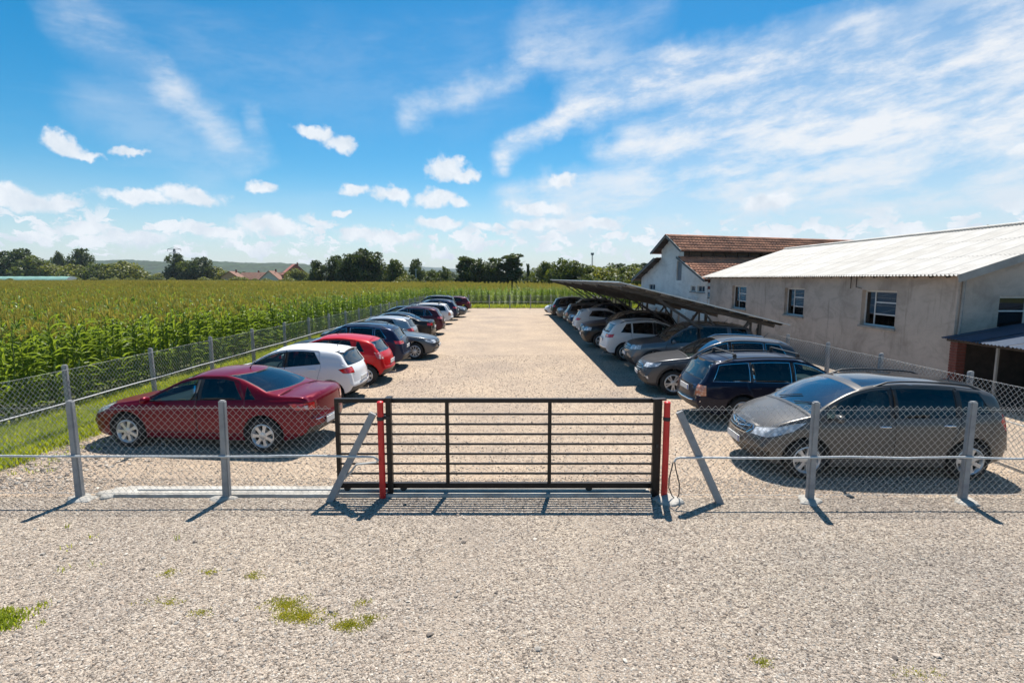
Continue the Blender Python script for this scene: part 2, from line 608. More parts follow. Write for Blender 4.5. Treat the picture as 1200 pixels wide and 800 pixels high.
# ------------------------------------------------------------------ car builder
def pchip(pts):
    x = np.array([p[0] for p in pts], float)
    y = np.array([p[1] for p in pts], float)
    h = np.diff(x)
    dl = np.diff(y) / h
    m_ = np.zeros(len(x))
    for i in range(1, len(x) - 1):
        if dl[i - 1] * dl[i] > 0:
            w1, w2 = 2 * h[i] + h[i - 1], h[i] + 2 * h[i - 1]
            m_[i] = (w1 + w2) / (w1 / dl[i - 1] + w2 / dl[i])
    m_[0], m_[-1] = dl[0], dl[-1]

    def f(q):
        q = min(max(q, x[0]), x[-1])
        i = min(max(int(np.searchsorted(x, q)) - 1, 0), len(x) - 2)
        t = (q - x[i]) / h[i]
        return float((1 + 2 * t) * (1 - t) ** 2 * y[i] + t * (1 - t) ** 2 * h[i] * m_[i] + t * t * (3 - 2 * t) * y[i + 1] + t * t * (t - 1) * h[i] * m_[i + 1])
    return f


def hull(pts):
    pts = sorted(set((round(a, 5), round(b, 5)) for a, b in pts))

    def half(ps):
        r = []
        for p in ps:
            while len(r) >= 2 and (r[-1][0] - r[-2][0]) * (p[1] - r[-2][1]) - (r[-1][1] - r[-2][1]) * (p[0] - r[-2][0]) <= 1e-6:
                r.pop()
            r.append(p)
        return r
    a, b = half(pts), half(pts[::-1])
    return a[:-1] + b[:-1]


def carve(bm, faces, planes):
    cur = [f for f in faces if f.is_valid]
    for c, no in planes:
        keep, cut = [], []
        for f in cur:
            ds = [(v.co - c).dot(no) for v in f.verts]
            if max(ds) <= 1e-6:
                keep.append(f)
            elif min(ds) < -1e-6:
                cut.append(f)
        if cut:
            ge = set()
            for f in cut:
                ge.update(f.verts)
                ge.update(f.edges)
            r = bmesh.ops.bisect_plane(bm, geom=list(ge) + cut, dist=1e-5, plane_co=c, plane_no=no)
            fs = {g for g in r['geom'] if isinstance(g, bmesh.types.BMFace)} | {f for f in cut if f.is_valid}
            keep += [f for f in fs if f.is_valid and (f.calc_center_median() - c).dot(no) < 0]
        cur = keep
    return cur


M_RUBBER = mat('black_rubber', (0.012, 0.012, 0.013), 0.6)
M_TRIM = mat('black_trim', (0.022, 0.022, 0.024), 0.5, var=0.3, vscale=9)
M_GAP = mat('panel_gap', (0.006, 0.006, 0.006), 0.9)
M_TYRE = mat('tyre_rubber', (0.022, 0.021, 0.020), 0.85, var=0.3, vscale=6)
M_RIM = mat('alloy', (0.62, 0.62, 0.63), 0.34, 0.65, var=0.12, vscale=5)
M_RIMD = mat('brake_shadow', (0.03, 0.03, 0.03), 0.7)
M_CHROME = mat('chrome', (0.75, 0.76, 0.78), 0.12, 1.0)
M_PLATE = mat('plate_white', (0.72, 0.72, 0.70), 0.45, var=0.05, vscale=30)
M_PLATEB = mat('plate_blue', (0.03, 0.08, 0.35), 0.45)
M_SEAT = mat('seat_cloth', (0.055, 0.055, 0.06), 0.9, var=0.25, vscale=12)
M_SEATL = mat('seat_cloth_grey', (0.16, 0.16, 0.165), 0.9, var=0.25, vscale=12)
M_DASH = mat('dashboard_plastic', (0.035, 0.036, 0.038), 0.7)
M_GLASS = glass_mat('car_glass', (0.50, 0.60, 0.58), 1.0, 0.05)
M_WSCREEN = glass_mat('windscreen_glass', (0.42, 0.56, 0.56), 1.15, 0.17)
M_GLASSD = glass_mat('tinted_glass', (0.09, 0.10, 0.105), 1.0, 0.05)
M_GLASSR = glass_mat('heated_rear_glass', (0.12, 0.135, 0.14), 0.85, 0.06)
M_ROOFG = mat('dark_roof_panel', (0.012, 0.012, 0.016), 0.12, coat=.8)
PAINT0 = mat('paint_default', (0.2, 0.2, 0.2))


def lamp_mat(name, c1, c2, scale, rough=0.12, metal=0.0):
    mt = bpy.data.materials.new(name)
    mt.use_nodes = True
    t = NT(mt.node_tree)
    b = mt.node_tree.nodes['Principled BSDF']
    b.inputs['Roughness'].default_value = rough
    b.inputs['Metallic'].default_value = metal
    b.inputs['Coat Weight'].default_value = 1.0
    tc = t.n('ShaderNodeTexCoord').outputs['Object']
    d = t.voro(tc, scale, 'Distance')
    t.put(b.inputs['Base Color'], t.ramp(d, [(0.15, c1), (0.55, c2)]))
    MATS[name] = mt
    return mt


M_HEAD = lamp_mat('headlight_lens', (0.95, 0.95, 0.95), (0.45, 0.46, 0.47), 12.0, 0.10, 0.1)
M_TAIL = lamp_mat('tail_lens', (0.80, 0.020, 0.018), (0.48, 0.008, 0.010), 14.0)
M_TAILC = lamp_mat('tail_lens_clear', (0.75, 0.60, 0.56), (0.45, 0.04, 0.04), 10.0)
M_AMBER = lamp_mat('indicator_lens', (0.75, 0.50, 0.36), (0.55, 0.20, 0.10), 14.0)
M_GRILLE = mat('grille_black', (0.014, 0.014, 0.015), 0.45)

WHEELS = {}


def wheel_meshes(kind, Rr):
    key = (kind, round(Rr, 3))
    if key in WHEELS:
        return WHEELS[key]
    w, ri = 0.205, Rr * (0.69 if kind != 'small' else 0.64)
    t = MB()
    t.lathe([(ri, -w / 2 + .012), (ri + .02, -w / 2), (Rr - .045, -w / 2), (Rr - .012, -w / 2 + .03), (Rr, -w / 2 + .055), (Rr, w / 2 - .055), (Rr - .012, w / 2 - .03),
             (Rr - .045, w / 2), (ri + .02, w / 2), (ri, w / 2 - .012), (ri - .03, 0), (ri, -w / 2 + .012)], 28, 0, 'Y')
    tm = t.mesh('wheel', [M_TYRE], 50)
    r = MB()
    y0 = w / 2 - .008
    r.lathe([(ri - .005, -w / 2 + .02), (ri - .012, y0 - .02), (ri, y0), (ri - .016, y0 + .006), (ri - .032, y0 - .012), (ri - .045, y0 - .05)], 28, 0, 'Y')
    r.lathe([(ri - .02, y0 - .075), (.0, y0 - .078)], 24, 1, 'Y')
    r.lathe([(.075, y0 - .05), (.075, y0 - .014), (.06, y0 - .004), (.0, y0 - .002)], 16, 0, 'Y')
    n = {'seven': 7, 'five': 5, 'multi': 10, 'small': 6, 'twin': 10}[kind]
    for k in range(n):
        a = 2 * math.pi * k / n
        if kind == 'twin':
            a += (0.13 if k % 2 else -0.13)
        wd = {'seven': .052, 'five': .075, 'multi': .028, 'small': .07, 'twin': .032}[kind]
        c, s_ = math.cos(a), math.sin(a)
        px, pz = -s_, c
        vs = []
        for (rad, ww, yy) in ((.05, wd * .62, y0 - .006), (ri * .55, wd * .5, y0 - .010), (ri - .03, wd * .72, y0 - .006)):
            for sg in (-1, 1):
                vs.append((c * rad + px * sg * ww, yy, s_ * rad + pz * sg * ww))
            for sg in (-1, 1):
                vs.append((c * rad + px * sg * ww * 1.25, yy - .045, s_ * rad + pz * sg * ww * 1.25))
        fs = []
        for i in (0, 4):
            fs += [(i, i + 1, i + 5, i + 4), (i, i + 4, i + 6, i + 2), (i + 1, i + 3, i + 7, i + 5)]
        r.add(vs, fs, 0)
    rm = r.mesh('rim', [M_RIM, M_RIMD], 35)
    WHEELS[key] = (tm, rm)
    return WHEELS[key]


def build_style(S):
    L, W, Rr, wb, fo = S['L'], S['W'], S['R'], S['wb'], S['fo']
    gc = S.get('gc', 0.19)
    hw = W / 2
    top, shf = pchip(S['top']), pchip(S['sh'])
    zn = S.get('nose', 0.46)
    bot = pchip([(0, zn), (.05, zn - .10), (.15, gc + .05), (.7, gc), (L - .75, gc), (L - .2, gc + .09), (L - .06, gc + .16), (L, zn)])
    wid = pchip([(0, .80), (.12, .875), (.5, .965), (1.0, 1), (L * .55, 1), (L - .9, .985), (L - .3, .93), (L - .08, .875), (L, .82)])
    tum = math.tan(R(S.get('tum', 21)))
    bf, br = S.get('bf', .24), S.get('br', .16)

    def sect(d):
        zb, zt = bot(d), top(d)
        zs = min(shf(d), zt - .035)
        zs = max(zs, zb + .03)
        w = wid(d) * hw
        h = max(zt - zs, .02)
        crown = min(.07, .38 * h)
        zr = zt - crown
        ysh = w * .955
        wr = ysh - .022 - (zr - zs) * tum
        return zb, zt, zs, zr, w, ysh, wr
    # stations, evenly along the arc of the top line
    dd = np.linspace(0, L, 2400)
    zz = np.array([top(q) for q in dd])
    arc = np.concatenate([[0], np.cumsum(np.hypot(np.diff(dd), np.diff(zz) * .9))])
    n = int(arc[-1] / S.get('step', .075))
    st = np.interp(np.linspace(0, arc[-1], n), arc, dd)
    sp = pchip([(0, .945), (.12, .965), (.35, .985), (.62, 1.0), (.84, .992), (.95, .978), (1, .955)])
    bm = bmesh.new()
    zl = bm.faces.layers.int.new('zone')
    pl = bm.faces.layers.int.new('pid')
    rl = bm.faces.layers.int.new('ring')
    NS, NG, NR = 11, 6, 8
    rows = []
    for d in st:
        zb, zt, zs, zr, w, ysh, wr = sect(d)
        ring = [(0, zb), (w * .5, zb), (w * .86, zb), (w * .935, zb + min(.025, .2 * (zs - zb)))]
        z0 = zb + min(.06, .4 * (zs - zb))
        for i in range(NS):
            s_ = i / (NS - 1)
            ring.append((w * sp(s_), z0 + (zs - z0) * s_))
        g = min(1, (zr - zs) / .4)
        for i in range(1, NG + 1):
            t = i / NG
            ring.append((ysh - .012 * min(1, t * 6) + (wr - ysh + .012) * t + .028 * math.sin(math.pi * t) * g, zs + (zr - zs) * t))
        for i in range(1, NR + 1):
            y = wr * (1 - i / NR)
            e = 2.4 if g > .5 else 2.0
            ring.append((y, zr + (zt - zr) * (1 - (y / max(wr, 1e-4)) ** e)))
        row = []
        for (y, z) in ring:
            fb = max(0, 1 - d / 1.05) ** 2
            rb = max(0, 1 - (L - d) / .85) ** 2
            q = (abs(y) / hw) ** 2.3
            d2 = d + bf * q * fb - br * q * rb
            row.append(bm.verts.new((L / 2 - d2, y, z)))
        rows.append(row)
    K = len(rows[0])
    for i in range(len(rows) - 1):
        for j in range(K - 1):
            f = bm.faces.new((rows[i][j], rows[i + 1][j], rows[i + 1][j + 1], rows[i][j + 1]))
            f[zl] = 0 if j < 3 else 1 if j < 3 + NS else 2 if j < 3 + NS + NG else 3
    for row in (rows[0], rows[-1]):
        f = bm.faces.new(row if row is rows[-1] else row[::-1])
        f[zl] = 4
    bmesh.ops.recalc_face_normals(bm, faces=bm.faces)
    if sum(f.normal.y for f in bm.faces if f[zl] == 1) < 0:
        bmesh.ops.reverse_faces(bm, faces=bm.faces)
    regs = []                               # name, material, ring material, ring width, ring depth, parent

    def sidepoly(pts):                       # (d,z) convex polygon -> planes
        P = hull(pts)
        out = []
        for i in range(len(P)):
            a, b = P[i], P[(i + 1) % len(P)]
            e = (b[0] - a[0], b[1] - a[1])
            nd, nz = e[1], -e[0]
            out.append((Vector((L / 2 - a[0], 0, a[1])), Vector((-nd, 0, nz)).normalized()))
        return out

    def frontpoly(pts):                      # (y,z) convex polygon -> planes
        P = hull(pts)
        out = []
        for i in range(len(P)):
            a, b = P[i], P[(i + 1) % len(P)]
            e = (b[0] - a[0], b[1] - a[1])
            out.append((Vector((0, a[0], a[1])), Vector((0, e[1], -e[0])).normalized()))
        return out

    def region(name, planes, zones, m_, ring=None, parent=None, both=True, filt=None):
        regs.append(dict(name=name, mat=m_, ring=ring, parent=parent, both=both))
        pid = len(regs)
        fs = [f for f in bm.faces if f[zl] in zones and (filt is None or filt(f))]
        got = carve(bm, fs, planes)
        for f in got:
            f[pl] = pid
        regs[-1]['n'] = len(got)
        return pid

    def sf(d):
        return sect(d)

    def band(d0, d1, top_off, bot_z=None, bot_off=.03, d0t=None, d1t=None, low=None):
        """polygon between belt line (or bot_z) and roof side, d0..d1"""
        pts = []
        for q in np.linspace(d0 if d0t is None else d0t, d1 if d1t is None else d1t, 12):
            s_ = sf(q)
            zt_ = s_[3] - top_off
            if zt_ > s_[2] + .05:
                pts.append((q, zt_))
        for q in (d0, d1):
            pts.append((q, sf(q)[2] + bot_off if bot_z is None else bot_z))
        return pts + (low or [])
    # 1 doors, bonnet, tail panel
    A, B, C = S['A'], S['B'], S['C']
    arch_r = Rr * 1.13 + .02
    dw = (fo, fo + wb)
    p_fd = region('door', sidepoly(band(A, B, .010, bot_off=-.01, low=[(A - .10, sf(A)[2] - .12), (A - .03, .34), (B, .34)])), (1, 2), 'paint', (.006, -.006, M_GAP))
    p_rd = None
    if C:
        cl = min(C, dw[1] - arch_r - .03)
        p_rd = region('door', sidepoly(band(B, C, .010, bot_off=-.01, d1t=S.get('Ct', C), low=[(B, .34), (cl, .34), (C, sf(C)[2] - .06)])), (1, 2), 'paint', (.006, -.006, M_GAP))
    cowl, rf = S['ws']
    hood0 = S.get('hood0', .16)
    ya, yb = sf(hood0 + .15)[6] * .86, sf(cowl)[6] * .955

    def vplane(y1, d1, y2, d2):              # keep y below the line through (d1,y1),(d2,y2)
        a, b = Vector((L / 2 - d1, y1, 0)), Vector((L / 2 - d2, y2, 0))
        e = b - a
        no = Vector((-e.y, e.x, 0)).normalized()
        if no.y < 0:
            no = -no
        return (a, no)

    def dplane(d, sign):                     # sign +1 keeps larger d
        return (Vector((L / 2 - d, 0, 0)), Vector((1.0 * sign, 0, 0)))
    region('bonnet', [dplane(hood0, 1), dplane(cowl - .015, -1), vplane(ya, hood0, yb, cowl)], (3,), 'paint', (.006, -.006, M_GAP), both=False)
    rd0, rz0 = S['tail']                     # where the boot lid or tailgate starts (d) and its lower edge (z)
    pt = [dplane(rd0, 1), (Vector((0, 0, rz0)), Vector((0, 0, -1))), vplane(sf(rd0)[6] * .93, rd0, sf(L - .12)[6] * .93 if S.get('sedan') else sf(L - .2)[5] * .80, L - .1)]
    p_tail = region('boot_lid' if S.get('sedan') else 'tailgate', pt, (3,), 'paint', (.006, -.006, M_GAP), both=False)
    # 2 glass
    wm = S.get('pill', .05)
    sl = [dplane(cowl + .02, 1), dplane(rf - .03, -1), vplane(sf(cowl + .02)[6] - wm, cowl + .02, sf(rf - .03)[6] - wm, rf - .03)]
    region('windscreen', sl, (3,), M_WSCREEN, (.016, -.003, M_RUBBER), both=False)
    if S.get('roofglass'):
        g0, g1 = S['roofglass']
        region('roof_panel', [dplane(g0, 1), dplane(g1, -1), vplane(sf(g0)[6] - .10, g0, sf(g1)[6] - .10, g1)], (3,), M_ROOFG, (.008, -.002, M_GAP), both=False)
    (w0, zt0), (w1, zb1) = S['rw']           # rear window top (d,z) and bottom (d,z)
    s0, s1 = sf(w0), sf(w1)
    no = Vector((0, zt0 - zb1, -((s0[6] - .07) - (s1[6] - S.get('rwb', .10))))).normalized()
    rw = [(Vector((0, 0, zt0)), Vector((0, 0, 1))), (Vector((0, 0, zb1)), Vector((0, 0, -1))), dplane(min(w0, w1) - .25, 1), (Vector((0, s1[6] - S.get('rwb', .10), zb1)), no if no.y > 0 else -no)]
    region('rear_window', rw, (3,), M_GLASSR, (.018, -.003, M_RUBBER), both=False, parent=None if S.get('sedan') else p_tail)
    for (d0, d1, kw, par) in S['wins']:
        kw = dict(kw)
        gm = kw.pop('dark', False)
        to = kw.pop('top_off', .040)
        region('window', sidepoly(band(d0, d1, to, **kw)), (2,), M_GLASSD if gm else M_GLASS, (.011, -.003, S.get('wrm', M_RUBBER)), parent={'f': p_fd, 'r': p_rd, None: None}[par])
    if C:
        region('pillar_trim', sidepoly(band(B - .085, B - .003, .040)), (2,), M_TRIM, None, parent=p_fd, filt=lambda f: f[pl] == p_fd)
        region('pillar_trim', sidepoly(band(B + .004, B + .085, .040)), (2,), M_TRIM, None, parent=p_rd, filt=lambda f: f[pl] == p_rd)
        if S.get('cpil'):
            region('pillar_trim', sidepoly(band(S['cpil'][0], S['cpil'][1], .040)), (2,), M_TRIM, None, parent=None, filt=lambda f: f[pl] in (0, p_rd))
    # 3 lamps, grilles, cladding
    for (nm, pts, ymin, ymax, m_, ring) in S['lamps']:
        region(nm, sidepoly(pts) + [(Vector((0, ymin, 0)), Vector((0, -1, 0))), (Vector((0, ymax, 0)), Vector((0, 1, 0)))], (1, 2, 3, 4), m_, ring)
    for (nm, pts, front, m_, ring) in S['fronts']:
        region(nm, frontpoly(pts) + [dplane(.5, -1) if front else dplane(L - .5, 1)], (1, 3, 4), m_, ring, both=min(p[0] for p in pts) > 0.05)
    if S.get('clad'):
        region('lower_trim', [(Vector((0, 0, S['clad'])), Vector((0, 0, 1)))], (0, 1, 3, 4), M_TRIM, None, filt=lambda f: f[pl] == 0)
    # 4 wheel arches
    for d in dw:
        pts = [(d + arch_r * math.cos(2 * math.pi * k / 22), Rr + .01 + arch_r * math.sin(2 * math.pi * k / 22)) for k in range(22)]
        got = carve(bm, [f for f in bm.faces if f[zl] in (0, 1) and f.calc_center_median().y > hw * .5], sidepoly(pts) + [(Vector((0, hw * .55, 0)), Vector((0, -1, 0)))])
        bmesh.ops.delete(bm, geom=got, context='FACES')
        ed = []
        for e in bm.edges:
            if len(e.link_faces) == 1:
                c = (e.verts[0].co + e.verts[1].co) / 2
                if c.y > hw * .56 and abs(math.hypot(L / 2 - d - c.x, c.z - Rr - .01) - arch_r) < .05:
                    ed.append(e)
        r = bmesh.ops.extrude_edge_only(bm, edges=ed)
        for g in r['geom']:
            if isinstance(g, bmesh.types.BMVert):
                g.co.y = hw - .30
            elif isinstance(g, bmesh.types.BMFace):
                g[zl], g[pl], g[rl] = 0, 0, 1
    # mirror
    bm.verts.ensure_lookup_table()
    for v in bm.verts:
        if abs(v.co.y) < 1e-4:
            v.co.y = 0
    r = bmesh.ops.duplicate(bm, geom=bm.verts[:] + bm.edges[:] + bm.faces[:])
    nf = [g for g in r['geom'] if isinstance(g, bmesh.types.BMFace)]
    for g in r['geom']:
        if isinstance(g, bmesh.types.BMVert):
            g.co.y = -g.co.y
    bmesh.ops.reverse_faces(bm, faces=nf)
    mid = [v for v in bm.verts if abs(v.co.y) < 1e-5]
    bmesh.ops.remove_doubles(bm, verts=mid, dist=1e-4)
    bm.normal_update()
    bvh = BVHTree.FromBMesh(bm)
    # ring insets (gaps, rubbers)
    kids = {}
    for i, g in enumerate(regs):
        if g['parent']:
            kids.setdefault(g['parent'], []).append(i + 1)
    for i, g in enumerate(regs):
        if not g['ring'] or not g['n']:
            continue
        ids = {i + 1} | set(kids.get(i + 1, []))
        for sd_ in ((1, -1) if g['both'] else (0,)):
            fs = [f for f in bm.faces if f[pl] in ids and (sd_ == 0 or f.calc_center_median().y * sd_ > 0)]
            if not fs:
                continue
            rr_ = bmesh.ops.inset_region(bm, faces=fs, thickness=g['ring'][0], depth=g['ring'][1], use_even_offset=False, use_boundary=False)
            for f in rr_['faces']:
                f[pl], f[rl] = i + 1, 1
    bm.normal_update()
    # split
    groups = {}
    for f in bm.faces:
        p = f[pl]
        sd_ = 0 if p == 0 or not regs[p - 1]['both'] else (1 if f.calc_center_median().y > 0 else -1)
        groups.setdefault((p, sd_), []).append(f)
    kit = []
    index = {}

    def emit(key):
        if key in index or key not in groups:
            return index.get(key)
        p, sd_ = key
        par = None
        if p and regs[p - 1]['parent']:
            pp = regs[p - 1]['parent']
            par = emit((pp, sd_ if regs[pp - 1]['both'] else 0))
        vm, vs, ns, fs, mi = {}, [], [], [], []
        for f in groups[key]:
            ids = []
            for v in f.verts:
                if v not in vm:
                    vm[v] = len(vs)
                    vs.append(tuple(v.co))
                    ns.append(tuple(v.normal))
                ids.append(vm[v])
            fs.append(ids)
            mi.append(f[rl] if p else (1 if f[rl] or (f[zl] == 0) else 0))
        nm = 'body' if p == 0 else regs[p - 1]['name']
        me = bpy.data.meshes.new(nm)
        me.from_pydata(vs, [], fs)
        if p == 0:
            ms = [PAINT0, M_TRIM]
        else:
            m0 = PAINT0 if regs[p - 1]['mat'] == 'paint' else regs[p - 1]['mat']
            ms = [m0] + ([regs[p - 1]['ring'][2]] if regs[p - 1]['ring'] else [])
        for q in ms:
            me.materials.append(q)
        me.polygons.foreach_set('material_index', [min(q, len(ms) - 1) for q in mi])
        me.polygons.foreach_set('use_smooth', [True] * len(fs))
        me.update()
        me.normals_split_custom_set_from_vertices(ns)
        kit.append((nm, me, par, (0, 0, 0), 0.0))
        index[key] = len(kit) - 1
        return index[key]
    for key in sorted(groups, key=lambda k: (k[0], k[1])):
        emit(key)
    bm.free()

    def add(nm, mb, mats, par=None, smooth=45, loc=(0, 0, 0), rz=0.0):
        me = mb if not isinstance(mb, MB) else mb.mesh(nm, mats, smooth)
        kit.append((nm, me, par, loc, rz))
        return len(kit) - 1

    def hit_side(d, z, s_):
        h = bvh.ray_cast(Vector((L / 2 - d, s_ * (hw + .5), z)), Vector((0, -s_, 0)))
        return h[0].y if h[0] else s_ * hw

    def hit_x(y, z, front):
        h = bvh.ray_cast(Vector(((L / 2 + .6) * (1 if front else -1), y, z)), Vector((-1 if front else 1, 0, 0)))
        return h[0].x if h[0] else L / 2 * (1 if front else -1)

    def hit_top(d, y):
        h = bvh.ray_cast(Vector((L / 2 - d, y, 3)), Vector((0, 0, -1)))
        return h[0].z if h[0] else 1.4
    # wheels
    tm, rm = wheel_meshes(S.get('rim', 'seven'), Rr)
    for d in dw:
        for s_ in (1, -1):
            k = add('wheel', tm, None, None, loc=(L / 2 - d, s_ * (hw - .115), Rr), rz=0 if s_ > 0 else math.pi)
            add('rim', rm, None, k)
    # handles
    for (pd, dh) in ((p_fd, B - .17), (p_rd, (C or 0) - .20)):
        if pd is None:
            continue
        for s_ in (1, -1):
            z = sf(dh)[2] - .10
            y = hit_side(dh, z, s_)
            m_ = MB()
            m_.tube([(L / 2 - dh + .09, y - s_ * .004, z), (L / 2 - dh + .07, y + s_ * .022, z + .004), (L / 2 - dh - .07, y + s_ * .022, z + .004), (L / 2 - dh - .09, y - s_ * .004, z)], [.010, .014, .014, .010], 8)
            add('handle', m_, [S.get('hm', PAINT0)], index.get((pd, s_)))
    # mirrors
    dm = A + .16
    for s_ in (1, -1):
        zm = sf(dm)[2] + .085
        y = sf(dm)[5] * s_
        m_ = MB()
        vs, fs = [], []
        nu, nv = 10, 6
        cx, cy = L / 2 - dm + .02, y + s_ * .155
        for i in range(nv + 1):
            ph = math.pi * i / nv
            for j in range(nu):
                th = 2 * math.pi * j / nu
                ex = math.cos(ph)
                vs.append((cx + .055 * math.copysign(abs(math.sin(ph) * math.cos(th)) ** .8, math.cos(th)), cy + .105 * math.copysign(abs(ex) ** .75, ex), zm + .068 * math.copysign(abs(math.sin(ph) * math.sin(th)) ** .8, math.sin(th))))
        for i in range(nv):
            for j in range(nu):
                fs.append((i * nu + j, i * nu + (j + 1) % nu, (i + 1) * nu + (j + 1) % nu, (i + 1) * nu + j))
        m_.add(vs, fs, 0)
        m_.beam((cx - .01, y - s_ * .02, zm - .05), (cx, cy - s_ * .05, zm - .03), .05, .03, 1)
        k = add('mirror', m_, [S.get('mm', PAINT0), M_TRIM], index.get((p_fd, s_)), 60)
    # plates
    for front in (True, False):
        z = S['plate'][0 if front else 1]
        sx = 1 if front else -1
        x = hit_x(0, z, front)
        m_ = MB()
        m_.box((x + sx * .012, 0, z), (.016, .52, .112), 0)
        m_.box((x + sx * .0215, sx * .238, z), (.003, .042, .100), 1)
        add('number_plate', m_, [M_PLATE, M_PLATEB], None, 20)
    # wipers at the foot of the windscreen
    for y0 in (.12, -.42):
        pts = []
        for t in np.linspace(0, 1, 5):
            y = y0 + .48 * t
            d = cowl + .06 + .16 * t
            pts.append((L / 2 - d, y, hit_top(d, y) + .02))
        m_ = MB().tube(pts, .009, 5)
        add('wiper', m_, [M_RUBBER])
    # aerial
    if S.get('aerial', True):
        d = S.get('aer_d', rf + 1.45)
        z = hit_top(d, 0)
        m_ = MB().tube([(L / 2 - d, 0, z - .01), (L / 2 - d - .02, 0, z + .03), (L / 2 - d - .14, 0, z + .15)], [.016, .008, .004], 6)
        add('aerial', m_, [M_TRIM])
    if S.get('rails'):
        r0, r1 = S['rails']
        for s_ in (1, -1):
            pts = []
            for t in np.linspace(0, 1, 9):
                d = r0 + (r1 - r0) * t
                y = s_ * (sf(d)[6] - .045)
                lift = .045 if 0.05 < t < .95 else -.01
                pts.append((L / 2 - d, y, hit_top(d, y) + lift))
            add('roof_rail', MB().tube(pts, .016, 7), [S.get('railm', M_TRIM)])
    if S.get('bars'):
        for d in S['bars']:
            z = hit_top(d, 0) + .085
            yy = sf(d)[6] - .03
            m_ = MB().beam((L / 2 - d, -yy, z), (L / 2 - d, yy, z), (.038), .022)
            for s_ in (1, -1):
                m_.box((L / 2 - d, s_ * (yy - .03), z - .045), (.07, .05, .07))
            add('roof_bar', m_, [S.get('barm', M_TRIM)])
    # lower door strip
    if S.get('strip'):
        z0, d0, d1 = S['strip']
        for s_ in (1, -1):
            pts = [(L / 2 - d, hit_side(d, z0, s_) + s_ * .003, z0) for d in np.linspace(d0, d1, 8)]
            add('side_moulding', MB().tube(pts, .017, 6), [S.get('stripm', M_TRIM)])
    if S.get('archtrim'):
        for d in dw:
            for s_ in (1, -1):
                vs, fs = [], []
                K2 = 20
                for k in range(K2 + 1):
                    a = R(-14 + 208 * k / K2)
                    for rr_ in (arch_r - .01, arch_r + .055):
                        px, pz = d + rr_ * math.cos(a), Rr + .01 + rr_ * math.sin(a)
                        y = hit_side(d + (arch_r + .06) * math.cos(a), max(.25, Rr + (arch_r + .06) * math.sin(a)), s_)
                        vs.append((L / 2 - px, y + s_ * .014, pz))
                for k in range(K2):
                    fs.append((2 * k, 2 * k + 1, 2 * k + 3, 2 * k + 2))
                add('arch_trim', MB().add(vs, fs), [M_TRIM])
    # chrome bars across the grille
    for (pts, r_) in S.get('bright', []):
        for flip in (1, -1):
            q = [(hit_x(y, z, True) + .010, y * flip, z) for (y, z) in pts]
            add('grille_bar', MB().tube(q, r_, 6), [M_CHROME])
    for (pts, r_) in S.get('rearbright', []):
        q = [(hit_x(abs(y), z, False) - .006, y, z) for (y, z) in pts]
        add('chrome_strip', MB().tube(q, r_, 6), [S.get('rbm', M_CHROME)])
    if S.get('badge'):
        z = S['badge']
        x = hit_x(0, z, True) + .016
        m_ = MB()
        ring = [(x + .004, .062 * math.cos(t), z + .062 * math.sin(t)) for t in np.linspace(0, 2 * math.pi, 21)]
        m_.tube(ring, .008, 6, cap=False)
        m_.add([(x, -.095, z + .004), (x, -.01, z - .004), (x, .015, z + .016), (x, .095, z - .004), (x, .01, z + .004), (x, -.015, z - .016)], [(0, 5, 1, 4, 3, 2)][:0] + [(0, 5, 1), (1, 5, 4), (4, 3, 2), (1, 4, 2), (0, 1, 2)][:3])
        m_.beam((x + .004, -.092, z + .012), (x + .004, .03, z + .006), .010, .012)
        m_.beam((x + .004, .03, z + .010), (x + .004, -.03, z - .010), .010, .012)
        m_.beam((x + .004, -.03, z - .006), (x + .004, .092, z - .012), .010, .012)
        add('badge', m_, [M_CHROME])
    if S.get('spoiler'):
        d, w_ = S['spoiler']
        pts = [(L / 2 - d, y, hit_top(d, y) + .012) for y in np.linspace(-w_, w_, 9)]
        m_ = MB()
        for a, b in zip(pts[:-1], pts[1:]):
            m_.beam(a, b, .13, .022)
        add('spoiler', m_, [PAINT0])
    ex = MB().tube([(-L / 2 + .30, -.42, gc + .07), (-L / 2 + .04, -.42, gc + .065)], .032, 10)
    add('exhaust', ex, [M_CHROME])
    # interior
    seat_d = [(B - .28, .37), (B - .28, -.37)]
    sm = M_SEATL if S.get('lightseat') else M_SEAT
    roofz = max(p[1] for p in S['top'])
    zf = .30 + (roofz - 1.45) * .6
    for (d, y) in seat_d:
        m_ = MB()
        x = L / 2 - d
        m_.box((x + .18, y, zf + .17), (.52, .48, .16), 0, ry=R(-6))
        m_.box((x - .12, y, zf + .50), (.13, .48, .62), 0, ry=R(-14), taper=.82)
        m_.box((x - .23, y, zf + .90), (.09, .26, .19), 0, ry=R(-10), taper=.85)
        add('seat', m_, [sm])
    m_ = MB()
    x = L / 2 - (B + .55)
    m_.box((x + .15, 0, zf + .15), (.5, 1.25, .16))
    m_.box((x - .16, 0, zf + .45), (.12, 1.25, .56), ry=R(-16))
    for y in (-.4, .4):
        m_.box((x - .27, y, zf + .78), (.08, .24, .15), taper=.85)
    add('rear_bench', m_, [sm])
    m_ = MB()
    zd = sf(cowl + .2)[2] - .02
    m_.add([(L / 2 - cowl - .05, -.66, zd), (L / 2 - cowl - .05, .66, zd), (L / 2 - cowl - .55, .66, zd + .04), (L / 2 - cowl - .55, -.66, zd + .04), (L / 2 - cowl - .66, .66, zd - .08), (L / 2 - cowl - .66, -.66, zd - .08),
            (L / 2 - cowl - .60, .66, zd - .42), (L / 2 - cowl - .60, -.66, zd - .42)], [(0, 1, 2, 3), (3, 2, 4, 5), (5, 4, 6, 7)])
    m_.box((0.05, 0, zf - .03), (L * .5, W * .74, .03))
    add('dashboard', m_, [M_DASH], None, 30)
